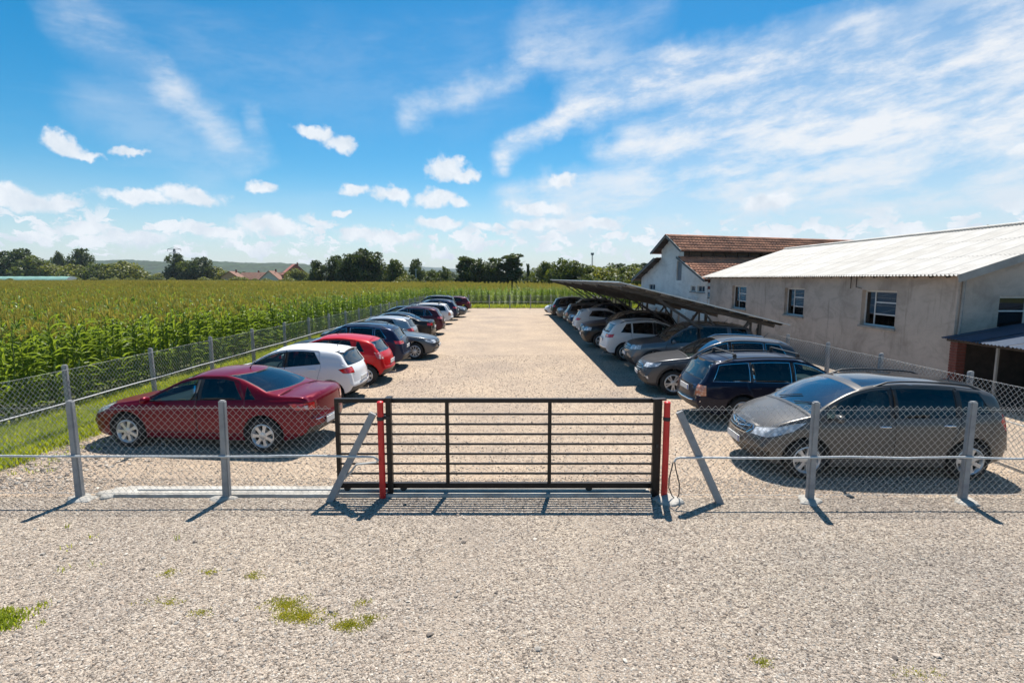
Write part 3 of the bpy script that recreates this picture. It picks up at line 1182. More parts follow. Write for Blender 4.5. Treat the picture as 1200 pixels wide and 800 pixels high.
    xs, ys, zs_ = L / 2 - cowl - .80, .37, zd - .02
    pts = [(xs + .10 * math.cos(t) * -1 * .6, ys + .185 * math.sin(t), zs_ + .17 * math.cos(t)) for t in np.linspace(0, 2 * math.pi, 19)]
    m_ = MB().tube(pts, .016, 6, cap=False)
    m_.beam((xs, ys - .17, zs_), (xs, ys + .17, zs_), .03, .05)
    m_.beam((xs + .2, ys, zs_ - .08), (xs, ys, zs_), .07, .07)
    add('steering_wheel', m_, [M_DASH])
    return kit


def place_car(kit, name, x, y, rz, pnt, label, group, z=0.0, sc=1.0):
    root = empty(name, (x, y, z), R(rz))
    root.scale = (sc, sc, sc)
    tag(root, label, 'car', group)
    obs = []
    for (nm, me, par, loc, rot) in kit:
        o = bpy.data.objects.new(nm, me)
        COL.objects.link(o)
        o.parent = root if par is None else obs[par]
        o.location = loc
        o.rotation_euler = (0, 0, rot)
        for i, ms in enumerate(me.materials):
            if ms is PAINT0:
                o.material_slots[i].link = 'OBJECT'
                o.material_slots[i].material = pnt
        obs.append(o)
    return root


LR = (.008, -.002, M_GAP)
STYLES = {}
STYLES['sedan_coupe'] = dict(
    L=4.68, W=1.82, R=.325, wb=2.725, fo=1.02, sedan=True, rim='seven', tum=24, bf=.34, br=.20, A=1.42, B=2.46, C=3.42, Ct=3.22, ws=(1.30, 2.28), lightseat=True,
    top=[(0, .52), (.02, .60), (.06, .67), (.16, .73), (.40, .80), (.8, .88), (1.28, .965), (1.75, 1.20), (2.15, 1.375), (2.5, 1.44), (2.85, 1.445), (3.2, 1.39), (3.55, 1.27), (3.95, 1.115), (4.15, 1.075), (4.45, 1.065), (4.60, 1.05), (4.645, .97), (4.665, .80), (4.68, .52)],
    sh=[(0, .5), (.25, .66), (.8, .80), (1.4, .875), (2.5, .925), (3.6, .96), (4.3, .99), (4.6, .96), (4.68, .8)],
    tail=(4.02, .62), rw=((3.08, 1.385), (3.98, 1.115)), rwb=.06, pill=.05,
    wins=[(1.50, 2.40, dict(), 'f'), (2.52, 3.36, dict(d1t=3.12, dark=True), 'r'), (3.40, 3.62, dict(d1t=3.40, dark=True), None)],
    lamps=[('headlight', [(.02, .58), (.08, .74), (.75, .84), (.55, .70), (.2, .58)], .42, 2, M_HEAD, LR),
           ('tail_light', [(4.22, .94), (4.36, .80), (4.70, .76), (4.70, .93)], .52, 2, M_TAIL, LR),
           ('reversing_light', [(4.40, .87), (4.44, .81), (4.62, .80), (4.60, .88)], .70, 2, M_TAILC, None)],
    fronts=[('grille', [(0, .33), (0, .60), (.48, .57), (.56, .40), (.5, .33)], True, M_GRILLE, LR)],
    plate=(.42, .50), rearbright=[([(-.80, .60), (-.5, .575), (0, .57), (.5, .575), (.80, .60)], .010)], aer_d=3.0)
STYLES['mpv'] = dict(
    L=4.29, W=1.81, R=.33, wb=2.645, fo=.86, rim='seven', tum=17, bf=.30, br=.15, A=1.12, B=2.26, C=3.32, Ct=3.30, ws=(.92, 1.76), hood0=.20, lightseat=True,
    top=[(0, .50), (.02, .62), (.06, .72), (.14, .81), (.30, .90), (.55, 1.0), (.90, 1.095), (1.25, 1.315), (1.6, 1.485), (2.0, 1.585), (2.5, 1.62), (3.1, 1.605), (3.6, 1.555), (3.92, 1.49), (4.02, 1.40), (4.14, 1.12), (4.21, .95), (4.25, .75), (4.28, .58), (4.29, .50)],
    sh=[(0, .5), (.15, .70), (.5, .86), (1.0, .97), (2, 1.0), (3.2, 1.03), (4.0, 1.08), (4.2, 1.0), (4.29, .8)],
    tail=(3.90, .58), rw=((3.98, 1.44), (4.16, 1.08)), rwb=.16,
    wins=[(1.16, 2.20, dict(), 'f'), (2.32, 3.26, dict(dark=True, bot_off=.02), 'r'), (3.34, 3.84, dict(dark=True, d1t=3.66, bot_off=.04), None)],
    lamps=[('headlight', [(.05, .66), (.10, .76), (.62, .93), (.86, .965), (.62, .80), (.25, .66)], .46, 2, M_HEAD, LR),
           ('tail_light', [(4.02, 1.10), (3.98, .98), (4.08, .82), (4.3, .80), (4.3, 1.08)], .60, 2, M_TAIL, LR)],
    fronts=[('grille', [(0, .62), (0, .80), (.40, .795), (.46, .74), (.34, .63)], True, M_GRILLE, (.014, .004, M_CHROME)),
            ('lower_grille', [(0, .27), (0, .43), (.50, .43), (.56, .35), (.45, .27)], True, M_GRILLE, LR),
            ('fog_light', [(.60, .30), (.60, .42), (.78, .44), (.76, .33)], True, M_GRILLE, LR)],
    plate=(.50, .66), bright=[([(0, .725), (.15, .73), (.38, .765)], .014), ([(0, .68), (.2, .683), (.34, .69)], .006), ([(0, .775), (.2, .776), (.36, .78)], .006)], badge=.735, hm=M_CHROME, rails=(2.0, 3.75), aer_d=3.7, roofglass=(1.84, 3.80), cpil=(3.25, 3.36))
STYLES['estate'] = dict(
    L=4.67, W=1.745, R=.315, wb=2.70, fo=.93, rim='five', tum=20, bf=.26, br=.14, A=1.50, B=2.52, C=3.55, Ct=3.5, ws=(1.38, 2.22), wrm=M_CHROME,
    top=[(0, .5), (.02, .60), (.06, .68), (.15, .75), (.4, .82), (.9, .90), (1.36, .985), (1.75, 1.22), (2.1, 1.395), (2.45, 1.465), (3.0, 1.48), (3.7, 1.455), (4.15, 1.41), (4.27, 1.35), (4.42, 1.10), (4.52, .93), (4.60, .84), (4.635, .70), (4.66, .56), (4.67, .5)],
    sh=[(0, .5), (.2, .66), (1.2, .865), (2.5, .90), (4.3, .935), (4.55, .9), (4.67, .75)],
    tail=(4.16, .52), rw=((4.24, 1.37), (4.50, .97)), rwb=.12,
    wins=[(1.58, 2.47, dict(), 'f'), (2.56, 3.42, dict(dark=True), 'r'), (3.47, 4.28, dict(dark=True, d1t=4.12), None)],
    lamps=[('headlight', [(.03, .58), (.08, .71), (.5, .76), (.4, .60)], .40, 2, M_HEAD, LR),
           ('tail_light', [(4.42, .88), (4.42, .64), (4.7, .62), (4.7, .88)], .56, 2, M_AMBER, LR)],
    fronts=[('grille', [(0, .58), (0, .70), (.38, .69), (.36, .58)], True, M_GRILLE, LR)],
    plate=(.42, .74), rails=(2.0, 4.05), railm=M_TRIM, bars=(2.35, 3.75), strip=(.52, 1.45, 3.5), rearbright=[([(-.74, .52), (-.4, .505), (0, .50), (.4, .505), (.74, .52)], .016)], rbm=M_CHROME, aerial=False, cpil=(3.41, 3.48))
STYLES['crossover_large'] = dict(
    L=4.80, W=1.93, R=.375, wb=2.85, fo=.95, rim='twin', tum=20, bf=.30, br=.16, gc=.23, A=1.50, B=2.58, C=3.62, Ct=3.55, ws=(1.36, 2.35), clad=.36, archtrim=True, nose=.52,
    top=[(0, .58), (.02, .70), (.06, .82), (.14, .92), (.35, 1.02), (.8, 1.09), (1.34, 1.165), (1.75, 1.40), (2.15, 1.59), (2.55, 1.68), (3.0, 1.70), (3.7, 1.665), (4.2, 1.60), (4.38, 1.53), (4.55, 1.25), (4.66, 1.08), (4.74, .90), (4.78, .72), (4.80, .58)],
    sh=[(0, .55), (.2, .84), (.8, 1.0), (1.4, 1.045), (2.6, 1.08), (3.8, 1.13), (4.5, 1.12), (4.8, .9)],
    tail=(4.28, .62), rw=((4.36, 1.50), (4.60, 1.17)), rwb=.14,
    wins=[(1.58, 2.52, dict(), 'f'), (2.62, 3.52, dict(dark=True), 'r'), (3.58, 4.20, dict(dark=True, d1t=3.98), None)],
    lamps=[('headlight', [(.05, .80), (.10, .92), (.62, .985), (.5, .86), (.2, .80)], .50, 2, M_HEAD, LR), ('tail_light', [(4.45, 1.06), (4.5, .92), (4.82, .90), (4.82, 1.06)], .50, 2, M_TAIL, LR)],
    fronts=[('grille', [(0, .62), (0, .86), (.44, .85), (.50, .76), (.42, .62)], True, M_GRILLE, (.012, .004, M_CHROME)), ('lower_grille', [(0, .42), (0, .56), (.52, .55), (.60, .42)], True, M_GRILLE, LR),
            ('fog_light', [(.66, .46), (.66, .56), (.80, .56), (.80, .46)], True, M_HEAD, LR)],
    plate=(.59, .80), bright=[([(0, .74), (.25, .745), (.46, .76)], .010), ([(0, .80), (.25, .80), (.44, .81)], .007), ([(0, .68), (.25, .68), (.42, .69)], .007)], rails=(2.3, 4.2), railm=M_CHROME, wrm=M_CHROME)
STYLES['crossover'] = dict(
    L=4.34, W=1.80, R=.345, wb=2.63, fo=.88, rim='five', tum=20, bf=.28, br=.16, gc=.21, A=1.34, B=2.36, C=3.30, Ct=3.26, ws=(1.18, 2.10), clad=.33, nose=.5,
    top=[(0, .56), (.02, .66), (.06, .76), (.14, .85), (.35, .94), (.75, 1.02), (1.16, 1.09), (1.6, 1.35), (1.95, 1.52), (2.3, 1.595), (2.7, 1.61), (3.3, 1.575), (3.78, 1.50), (3.93, 1.43), (4.10, 1.17), (4.20, 1.03), (4.27, .86), (4.31, .70), (4.34, .56)],
    sh=[(0, .5), (.2, .78), (.8, .94), (1.3, .98), (2.4, 1.01), (3.5, 1.08), (4.05, 1.10), (4.34, .85)],
    tail=(3.84, .58), rw=((3.92, 1.41), (4.14, 1.10)), rwb=.14,
    wins=[(1.42, 2.30, dict(), 'f'), (2.42, 3.22, dict(dark=True), 'r'), (3.28, 3.70, dict(dark=True, d1t=3.46), None)],
    lamps=[('headlight', [(.05, .74), (.10, .86), (.60, .93), (.5, .80), (.2, .74)], .46, 2, M_HEAD, LR), ('tail_light', [(3.94, 1.06), (4.0, .93), (4.36, .90), (4.36, 1.02)], .40, 2, M_TAIL, LR)],
    fronts=[('grille', [(0, .62), (0, .80), (.40, .79), (.34, .62)], True, M_GRILLE, LR), ('lower_grille', [(0, .36), (0, .50), (.50, .49), (.56, .36)], True, M_GRILLE, LR)],
    plate=(.54, .80), bright=[([(0, .72), (.2, .73), (.38, .78)], .012)], rails=(2.1, 3.7), wrm=M_CHROME)
STYLES['hatch'] = dict(
    L=3.92, W=1.70, R=.300, wb=2.49, fo=.78, rim='small', tum=22, bf=.28, br=.18, A=1.16, B=2.14, C=3.06, Ct=2.98, ws=(1.00, 1.88), lightseat=True,
    top=[(0, .5), (.02, .60), (.06, .68), (.14, .76), (.35, .84), (.7, .92), (1.0, .99), (1.4, 1.22), (1.75, 1.385), (2.1, 1.46), (2.5, 1.475), (3.05, 1.44), (3.42, 1.385), (3.54, 1.33), (3.70, 1.08), (3.79, .96), (3.855, .84), (3.89, .66), (3.92, .5)],
    sh=[(0, .5), (.2, .70), (.7, .85), (1.2, .90), (2.2, .95), (3.2, 1.03), (3.7, 1.03), (3.92, .8)],
    tail=(3.44, .54), rw=((3.50, 1.355), (3.78, 1.00)), rwb=.07,
    wins=[(1.24, 2.08, dict(), 'f'), (2.20, 3.06, dict(d1t=2.86, dark=True), 'r')],
    lamps=[('headlight', [(.05, .62), (.10, .74), (.62, .86), (.5, .74), (.25, .62)], .42, 2, M_HEAD, LR), ('tail_light', [(3.50, .92), (3.62, .82), (3.95, .80), (3.95, .94), (3.70, .965)], .48, 2, M_TAIL, LR)],
    fronts=[('grille', [(0, .34), (0, .50), (.42, .50), (.50, .34)], True, M_GRILLE, LR)],
    plate=(.46, .62), aer_d=3.2, spoiler=(3.50, .50))
STYLES['hatch_round'] = dict(
    L=4.03, W=1.75, R=.305, wb=2.54, fo=.85, rim='small', tum=22, bf=.32, br=.24, A=1.26, B=2.26, C=3.12, Ct=3.04, ws=(1.06, 1.98),
    top=[(0, .5), (.02, .60), (.06, .68), (.14, .76), (.35, .84), (.7, .92), (1.06, 1.01), (1.45, 1.24), (1.8, 1.395), (2.15, 1.465), (2.5, 1.475), (3.05, 1.43), (3.42, 1.365), (3.58, 1.29), (3.74, 1.06), (3.84, .96), (3.92, .86), (3.97, .72), (4.01, .58), (4.03, .5)],
    sh=[(0, .5), (.2, .70), (.7, .85), (1.2, .90), (2.2, .945), (3.2, .99), (3.8, .99), (4.03, .8)],
    tail=(3.44, .54), rw=((3.54, 1.30), (3.83, .985)), rwb=.10,
    wins=[(1.32, 2.20, dict(), 'f'), (2.32, 3.02, dict(d1t=2.88, dark=True), 'r'), (3.08, 3.34, dict(d1t=3.16, dark=True), None)],
    lamps=[('headlight', [(.05, .62), (.10, .76), (.80, .90), (.6, .76), (.25, .62)], .42, 2, M_HEAD, LR), ('tail_light', [(3.62, 1.0), (3.72, .80), (4.05, .76), (3.98, .97)], .58, 2, M_TAILC, LR)],
    fronts=[('grille', [(0, .30), (0, .50), (.48, .50), (.56, .32)], True, M_GRILLE, LR)],
    plate=(.46, .66), aer_d=2.3)
STYLES['sedan'] = dict(
    L=4.77, W=1.83, R=.335, wb=2.79, fo=.90, sedan=True, rim='multi', tum=22, bf=.26, br=.18, A=1.50, B=2.52, C=3.52, Ct=3.36, ws=(1.38, 2.30),
    top=[(0, .52), (.02, .64), (.06, .74), (.14, .80), (.4, .86), (.9, .93), (1.36, .99), (1.8, 1.23), (2.15, 1.395), (2.5, 1.455), (2.9, 1.46), (3.4, 1.40), (3.8, 1.25), (4.15, 1.105), (4.35, 1.085), (4.6, 1.07), (4.69, 1.03), (4.73, .90), (4.76, .70), (4.77, .52)],
    sh=[(0, .5), (.2, .72), (.9, .86), (1.5, .90), (2.6, .93), (3.7, .97), (4.5, .98), (4.77, .8)],
    tail=(4.18, .62), rw=((3.32, 1.40), (4.12, 1.125)), rwb=.08,
    wins=[(1.58, 2.46, dict(), 'f'), (2.58, 3.46, dict(d1t=3.26, dark=True), 'r'), (3.52, 3.74, dict(d1t=3.52, dark=True), None)],
    lamps=[('headlight', [(.04, .64), (.08, .755), (.55, .80), (.45, .70), (.2, .63)], .46, 2, M_HEAD, LR), ('tail_light', [(4.46, .96), (4.48, .82), (4.80, .80), (4.80, .94)], .46, 2, M_TAIL, LR)],
    fronts=[('grille', [(0, .60), (0, .75), (.46, .74), (.46, .62)], True, M_GRILLE, LR), ('lower_grille', [(0, .28), (0, .44), (.62, .42), (.70, .30)], True, M_GRILLE, LR)],
    plate=(.50, .72), bright=[([(0, .71), (.25, .71), (.45, .71)], .008), ([(0, .66), (.25, .66), (.45, .665)], .008), ([(0, .36), (.3, .355), (.62, .35)], .008)], wrm=M_CHROME)
STYLES['suv'] = dict(
    L=4.40, W=1.83, R=.355, wb=2.67, fo=.86, rim='five', tum=15, bf=.22, br=.12, gc=.23, A=1.32, B=2.34, C=3.34, Ct=3.34, ws=(1.20, 1.98), clad=.35, archtrim=True, nose=.52,
    top=[(0, .58), (.02, .72), (.05, .85), (.12, .95), (.35, 1.03), (.8, 1.08), (1.18, 1.12), (1.5, 1.36), (1.85, 1.575), (2.2, 1.66), (2.7, 1.68), (3.5, 1.65), (4.0, 1.59), (4.14, 1.50), (4.26, 1.20), (4.32, 1.05), (4.36, .85), (4.39, .68), (4.40, .58)],
    sh=[(0, .55), (.15, .86), (.8, .99), (1.3, 1.02), (2.4, 1.04), (3.6, 1.07), (4.2, 1.07), (4.4, .9)],
    tail=(4.04, .62), rw=((4.13, 1.49), (4.28, 1.14)), rwb=.12,
    wins=[(1.40, 2.28, dict(), 'f'), (2.40, 3.28, dict(dark=True), 'r'), (3.40, 4.00, dict(dark=True, d1t=3.90), None)],
    lamps=[('headlight', [(.04, .80), (.08, .95), (.45, .98), (.4, .82)], .50, 2, M_HEAD, LR), ('tail_light', [(4.20, 1.06), (4.20, .80), (4.42, .80), (4.42, 1.06)], .62, 2, M_TAIL, LR)],
    fronts=[('grille', [(0, .74), (0, .92), (.48, .91), (.48, .75)], True, M_GRILLE, (.012, .003, M_CHROME)), ('lower_grille', [(0, .42), (0, .56), (.55, .55), (.60, .43)], True, M_GRILLE, LR)],
    plate=(.62, .82), bright=[([(0, .86), (.25, .86), (.47, .86)], .010), ([(0, .80), (.25, .80), (.47, .80)], .010)], rails=(2.0, 3.95), railm=M_CHROME)

# ------------------------------------------------------------------ ground, gravel, grass, hills
def fbm1(x, seed, octs=5):
    r = np.random.default_rng(seed)
    y = np.zeros_like(x, dtype=float)
    a = 1.0
    for o in range(octs):
        f = 2.0 ** o
        ph, q = r.uniform(0, 6.28, 3), r.uniform(.7, 1.4, 3)
        y += a * (np.sin(x * f * q[0] + ph[0]) + np.sin(x * f * q[1] * 1.7 + ph[1]) + np.sin(x * f * q[2] * 2.3 + ph[2])) / 3
        a *= .55
    return y


M_FIELD = mat('field_soil', (0.10, 0.11, 0.035), 0.95, color2=(0.055, 0.075, 0.022), vscale=0.05, bump=.5, bscale=1.5)
g = MB()
g.quad((-6000, -400, 0), (6000, -400, 0), (6000, 7000, 0), (-6000, 7000, 0))
tag(g.build('ground', [M_FIELD]), kind='structure')

M_LOT = gravel_mat('lot_gravel', [(0.21, 0.160, 0.122), (0.368, 0.285, 0.217), (0.428, 0.340, 0.260), (0.54, 0.447, 0.350)], 44.0, bump=.4, tracks=.1)
M_FORE = gravel_mat('forecourt_gravel', [(0.075, 0.062, 0.053), (0.325, 0.268, 0.218), (0.46, 0.388, 0.318), (0.64, 0.56, 0.47)], 42.0, tracks=.15, grey=(4.2, 5.0, 2.4, 1.5))


def sheet(name, outline, z, m_, parent=None):
    mb = MB()
    mb.add([(x, y, z) for x, y in outline], [tuple(range(len(outline)))])
    return tag(mb.build(name, [m_], parent), kind='structure')


yy = np.linspace(57.2, 7.4, 90)
edge = -8.75 + .16 * fbm1(yy * 1.1, 3) + np.where(yy < 10.2, (10.2 - yy) * .10, 0)
left = [(float(a), float(b)) for a, b in zip(edge, yy)]
xx = np.linspace(5.0, -8.7, 40)[1:-1]
back = [(float(a), float(b)) for a, b in zip(xx, 57.2 + .12 * fbm1(xx * 1.3, 5))]
sheet('gravel_lot', [(40, 7.4), (40, 13.9), (12.05, 14.2), (12.05, 57.2), (5.0, 57.2)] + back + left, 0.004, M_LOT)
sheet('gravel_forecourt', [(-30, -20), (60, -20), (60, 7.46), (-7.9, 7.46), (-8.3, 7.6), (-9.5, 7.0), (-30, 6.0)], 0.008, M_FORE)

# loose stones
def stone_mesh(seed):
    r = np.random.default_rng(seed)
    b = bmesh.new()
    bmesh.ops.create_icosphere(b, subdivisions=1, radius=1)
    for v in b.verts:
        v.co *= r.uniform(.78, 1.12)
        v.co.z *= .62
    me = bpy.data.meshes.new('stone')
    b.to_mesh(me)
    b.free()
    return me


stone_m = []
for i, c in enumerate([(0.42, 0.35, 0.285), (0.30, 0.248, 0.20), (0.14, 0.115, 0.096), (0.56, 0.49, 0.41), (0.37, 0.285, 0.215), (0.31, 0.28, 0.245)]):
    m_ = mat('stone_%d' % i, c, 0.85, var=.18, vscale=1.5, space='Object')
    me = stone_mesh(40 + i)
    me.materials.append(m_)
    stone_m.append(source('gravel_stone', me))


def stones(name, n, box, smin, smax, dens=None, yb=1.0):
    u = rng.random((n, 2))
    y = box[2] + (box[3] - box[2]) * u[:, 1] ** yb
    half = 1.02 * y + .6
    x = np.maximum(box[0], -half) + (np.minimum(box[1], half) - np.maximum(box[0], -half)) * u[:, 0]
    keep = np.ones(n, bool)
    if dens is not None:
        keep = rng.random(n) < dens(x, y)
    x, y = x[keep], y[keep]
    s = smin + (smax - smin) * rng.random(len(x)) ** 3
    P = np.stack([x, y, .006 + s * .18], 1)
    rot = rng.uniform(-.35, .35, (len(x), 3))
    rot[:, 2] = rng.uniform(0, 6.28, len(x))
    scl = np.stack([s * rng.uniform(.8, 1.35, len(x)), s, s * rng.uniform(.7, 1.1, len(x))], 1)
    idx = rng.choice(6, len(x), p=[.30, .22, .13, .09, .14, .12])
    return scatter(name, P, rot, scl, idx, stone_m)


stones('gravel_stones', 190000, (-9, 9, 3.3, 8.2), .0045, .0145, yb=1.25)
stones('gravel_stones', 45000, (-8.7, 8.4, 7.6, 22), .008, .019, yb=1.3)
stones('large_stones', 420, (-9, 9, 3.3, 7.2), .016, .036, dens=lambda x, y: np.where(x < -0.5, .9, .25))
stones('large_stones', 1600, (-8.9, -6.0, 7.7, 10.4), .016, .042, dens=lambda x, y: np.clip((-x - 5.8) / 2.2, 0, 1))

# grass
M_GRASS = leaf_mat('grass_blades', (0.40, 0.44, 0.055), (0.24, 0.32, 0.04), .54, 1.2)
M_MOSS = leaf_mat('grass_yellow', (0.46, 0.44, 0.065), (0.30, 0.32, 0.05), .45, 4.0)
M_TURF = mat('turf', (0.27, 0.29, 0.06), 0.95, color2=(0.11, 0.15, 0.03), vscale=1.3, bump=.8, bscale=30)
sheet('grass_verge', [(-60, 6.1), (-9.4, 7.05), (-8.2, 7.65), (-8.0, 8.2), (-8.6, 10.2), (-8.55, 57.0), (60, 57.0), (60, 58.6), (-10.9, 58.6), (-10.9, 12), (-60, 12)], 0.002, M_TURF)


def blades(name, x, y, m_, hmin=.06, hmax=.18, per=7, spread=.05, wid=.006):
    n = len(x) * per
    px = np.repeat(x, per) + rng.normal(0, spread, n)
    py = np.repeat(y, per) + rng.normal(0, spread, n)
    h = rng.uniform(hmin, hmax, n)
    a = rng.uniform(0, 6.28, n)
    ln = rng.uniform(.15, .75, n) * h
    dx, dy = np.cos(a), np.sin(a)
    w = wid * rng.uniform(.7, 1.5, n)
    b0 = np.stack([px - dy * w, py + dx * w, np.zeros(n)], 1)
    b1 = np.stack([px + dy * w, py - dx * w, np.zeros(n)], 1)
    m0 = np.stack([px + dx * ln * .35 - dy * w * .8, py + dy * ln * .35 + dx * w * .8, h * .6], 1)
    m1 = np.stack([px + dx * ln * .35 + dy * w * .8, py + dy * ln * .35 - dx * w * .8, h * .6], 1)
    t0 = np.stack([px + dx * ln, py + dy * ln, h], 1)
    V = np.stack([b0, b1, m1, m0, t0], 1).reshape(-1, 3)
    i = np.arange(n)[:, None] * 5
    F = np.concatenate([i + np.array([[0, 1, 2]]), i + np.array([[0, 2, 3]]), i + np.array([[3, 2, 4]])])
    return tag(link(name, np_mesh(name, V, F, [m_])), kind='stuff')


nv = 17000
gy = 7.6 + 50 * rng.random(nv) ** 1.7
gx = -10.75 + 2.15 * rng.random(nv) + .12 * fbm1(gy * 1.1, 3)
k = gx > -1.06 * gy - 1
blades('grass', gx[k], gy[k], M_GRASS, .06, .22, 9, .06, .007)
gx = rng.uniform(-9, 14, 2200)
blades('grass', gx, rng.uniform(56.9, 58.5, 2200), M_GRASS, .1, .5, 6, .12, .014)


def patch(cx, cy, rx, ry, n, per=10, hm=.07):
    n = int(n * 1.7)
    a, r = rng.uniform(0, 6.28, n), np.abs(rng.normal(0, .62, n))
    return cx + rx * r * np.cos(a), cy + ry * r * np.sin(a)


px_, py_ = [], []
for (cx, cy, rx, ry, n) in [(-2.22, 4.86, .22, .14, 90), (-1.98, 4.68, .24, .11, 100), (-2.16, 4.70, .1, .1, 30), (-1.50, 4.56, .17, .09, 70), (-1.33, 4.66, .10, .06, 15), (2.12, 4.08, .07, .05, 14), (-2.80, 5.38, .13, .06, 16), (-3.30, 5.44, .1, .05, 10),
                            (-3.75, 5.45, .12, .06, 14), (-3.4, 4.9, .25, .1, 12), (-3.0, 4.75, .12, .06, 10), (-1.5, 4.9, .12, .05, 8), (3.3, 3.95, .15, .06, 10)]:
    a, b = patch(cx, cy, rx, ry, n)
    px_.append(a)
    py_.append(b)
blades('weeds', np.concatenate(px_), np.concatenate(py_), M_MOSS, .008, .030, 11, .024, .004)
a, b = patch(-4.98, 4.60, .38, .15, 260)
blades('weeds', a, b, M_GRASS, .02, .07, 14, .035, .005)
wx = np.concatenate([rng.uniform(-8.8, -7.6, 60), rng.normal(-5.0, 1.6, 10)])
wy = np.concatenate([rng.uniform(8.0, 13, 60), rng.uniform(4.2, 6.5, 10)])
blades('weeds', wx, wy, M_GRASS, .03, .1, 7, .03, .005)

# hills far beyond the fields
M_HILL = mat('wooded_hill', (0.036, 0.066, 0.022), 0.95, color2=(0.008, 0.017, 0.009), vscale=0.035, bump=1.0, bscale=.08, detail=8)


def hills(name, y0, y1, hfun, x0, x1, nx, ny, seed, rough):
    xs, ys = np.linspace(x0, x1, nx), np.linspace(y0, y1, ny)
    X, Y = np.meshgrid(xs, ys)
    t = (Y - y0) / (y1 - y0)
    Z = hfun(X / Y) * np.sin(np.clip(t * 1.0, 0, 1) * math.pi * .62) ** .8
    Z += rng.random(Z.shape) * rough * np.clip(t * 4, 0, 1) + 2.5 * fbm1(X * .012 + Y * .004, seed, 4) * np.clip(t * 3, 0, 1)
    Z[0] = -1
    V = np.stack([X, Y, Z], 2).reshape(-1, 3)
    i = np.arange((nx - 1) * (ny - 1))
    r_, c_ = i // (nx - 1), i % (nx - 1)
    a = r_ * nx + c_
    F = np.stack([a, a + 1, a + nx + 1, a + nx], 1)
    return tag(link(name, np_mesh(name, V, F, [M_HILL], smooth=True)), kind='structure')


hills('hills', 1050, 1900, lambda s: np.interp(s, [-1.6, -1.0, -.75, -.6, -.5, -.42, -.34, -.27, -.2, 0, .2, 1, 1.6], [46, 48, 46, 43, 41, 38, 31, 21, 14, 10, 18, 20, 22]), -2600, 2600, 620, 26, 4, 13)
hills('hills', 3400, 4600, lambda s: np.interp(s, [-1.2, -.4, -.22, -.17, -.12, -.05, 0, .3, 1.2], [60, 60, 80, 84, 70, 60, 45, 60, 60]), -5200, 5200, 300, 14, 8, 14)

# ------------------------------------------------------------------ corn
M_CORN = leaf_mat('corn_leaf', (0.265, 0.335, 0.058), (0.100, 0.185, 0.036), .54, 0.55, 'Object', .42)
M_STALK = mat('corn_stalk', (0.16, 0.19, 0.06), 0.6, var=.2)
M_TASSEL = leaf_mat('corn_tassel', (0.45, 0.385, 0.13), (0.30, 0.275, 0.09), .45, .8)
M_COB = mat('corn_husk', (0.24, 0.30, 0.10), 0.6, var=.2)


def leaf_arrays(r, z0, az, ln, w, segs, vee=True, el0=None):
    el = R(r.uniform(54, 80)) if el0 is None else el0
    dele = R(r.uniform(70, 150))
    px, pz = 0.0, z0
    V, F = [], []
    ca, sa = math.cos(az), math.sin(az)
    tw = r.uniform(-.5, .5)
    for i in range(segs + 1):
        t = i / segs
        ww = w * (math.sin(math.pi * min(1, t * .80 + .20)) ** .8) * (1 if t < 1 else .08)
        e = el - dele * t
        tt = tw * t
        nx, nz = -math.sin(e), math.cos(e)
        side = ww * .5
        rows = [(-side, .35 * ww), (0, 0), (side, .35 * ww)] if vee else [(-side, 0), (side, 0)]
        for (s_, up) in rows:
            s2, u2 = s_ * math.cos(tt), up + s_ * math.sin(tt)
            x, z = px + nx * u2, pz + nz * u2
            V.append((x * ca - s2 * sa, x * sa + s2 * ca, z))
        px += math.cos(e) * ln / segs
        pz += math.sin(e) * ln / segs
    k = 3 if vee else 2
    for i in range(segs):
        for j in range(k - 1):
            a = i * k + j
            F.append((a, a + 1, a + k + 1, a + k))
    return V, F


def corn_parts(seed, segs=6, vee=True, nleaf=21, tn=8, tw=.010):
    r = random.Random(seed)
    H = r.uniform(1.85, 2.15)
    parts = []
    st = MB().tube([(0, 0, 0), (.01, 0, H * .5), (r.uniform(-.03, .03), r.uniform(-.03, .03), H)], [.014, .012, .006], 5 if vee else 3, cap=False)
    parts.append(('stalk', st, M_STALK))
    a0 = r.uniform(0, 6.28)
    for i in range(nleaf):
        t = i / (nleaf - 1)
        z = .22 + (H - .35) * t
        ln = .35 + .28 * math.sin(math.pi * min(1, .25 + t * .75)) * r.uniform(.85, 1.1)
        V, F = leaf_arrays(r, z, a0 + math.pi * i + r.uniform(-.45, .45), ln, r.uniform(.050, .076), segs, vee)
        parts.append(('leaf', MB().add(V, F), M_CORN))
    ts = MB()
    for i in range(tn):
        az, sp_ = r.uniform(0, 6.28), r.uniform(.1, .75) if i else 0
        l = r.uniform(.20, .32)
        d = Vector((math.cos(az) * math.sin(sp_), math.sin(az) * math.sin(sp_), math.cos(sp_)))
        sd_ = Vector((-math.sin(az), math.cos(az), 0)) * tw
        b = Vector((0, 0, H - .03))
        e = b + d * l - Vector((0, 0, .05 * sp_))
        ts.add([b - sd_ * .5, b + sd_ * .5, e + sd_, e - sd_], [(0, 1, 2, 3)])
        up = d.cross(sd_).normalized() * tw
        ts.add([b - up * .5, b + up * .5, e + up, e - up], [(0, 1, 2, 3)])
    parts.append(('tassel', ts, M_TASSEL))
    if r.random() < .8:
        cz = H * .45
        az = r.uniform(0, 6.28)
        parts.append(('cob', MB().tube([(.02 * math.cos(az), .02 * math.sin(az), cz), (.06 * math.cos(az), .06 * math.sin(az), cz + .12), (.085 * math.cos(az), .085 * math.sin(az), cz + .23)], [.018, .028, .008], 6), M_COB))
    return parts


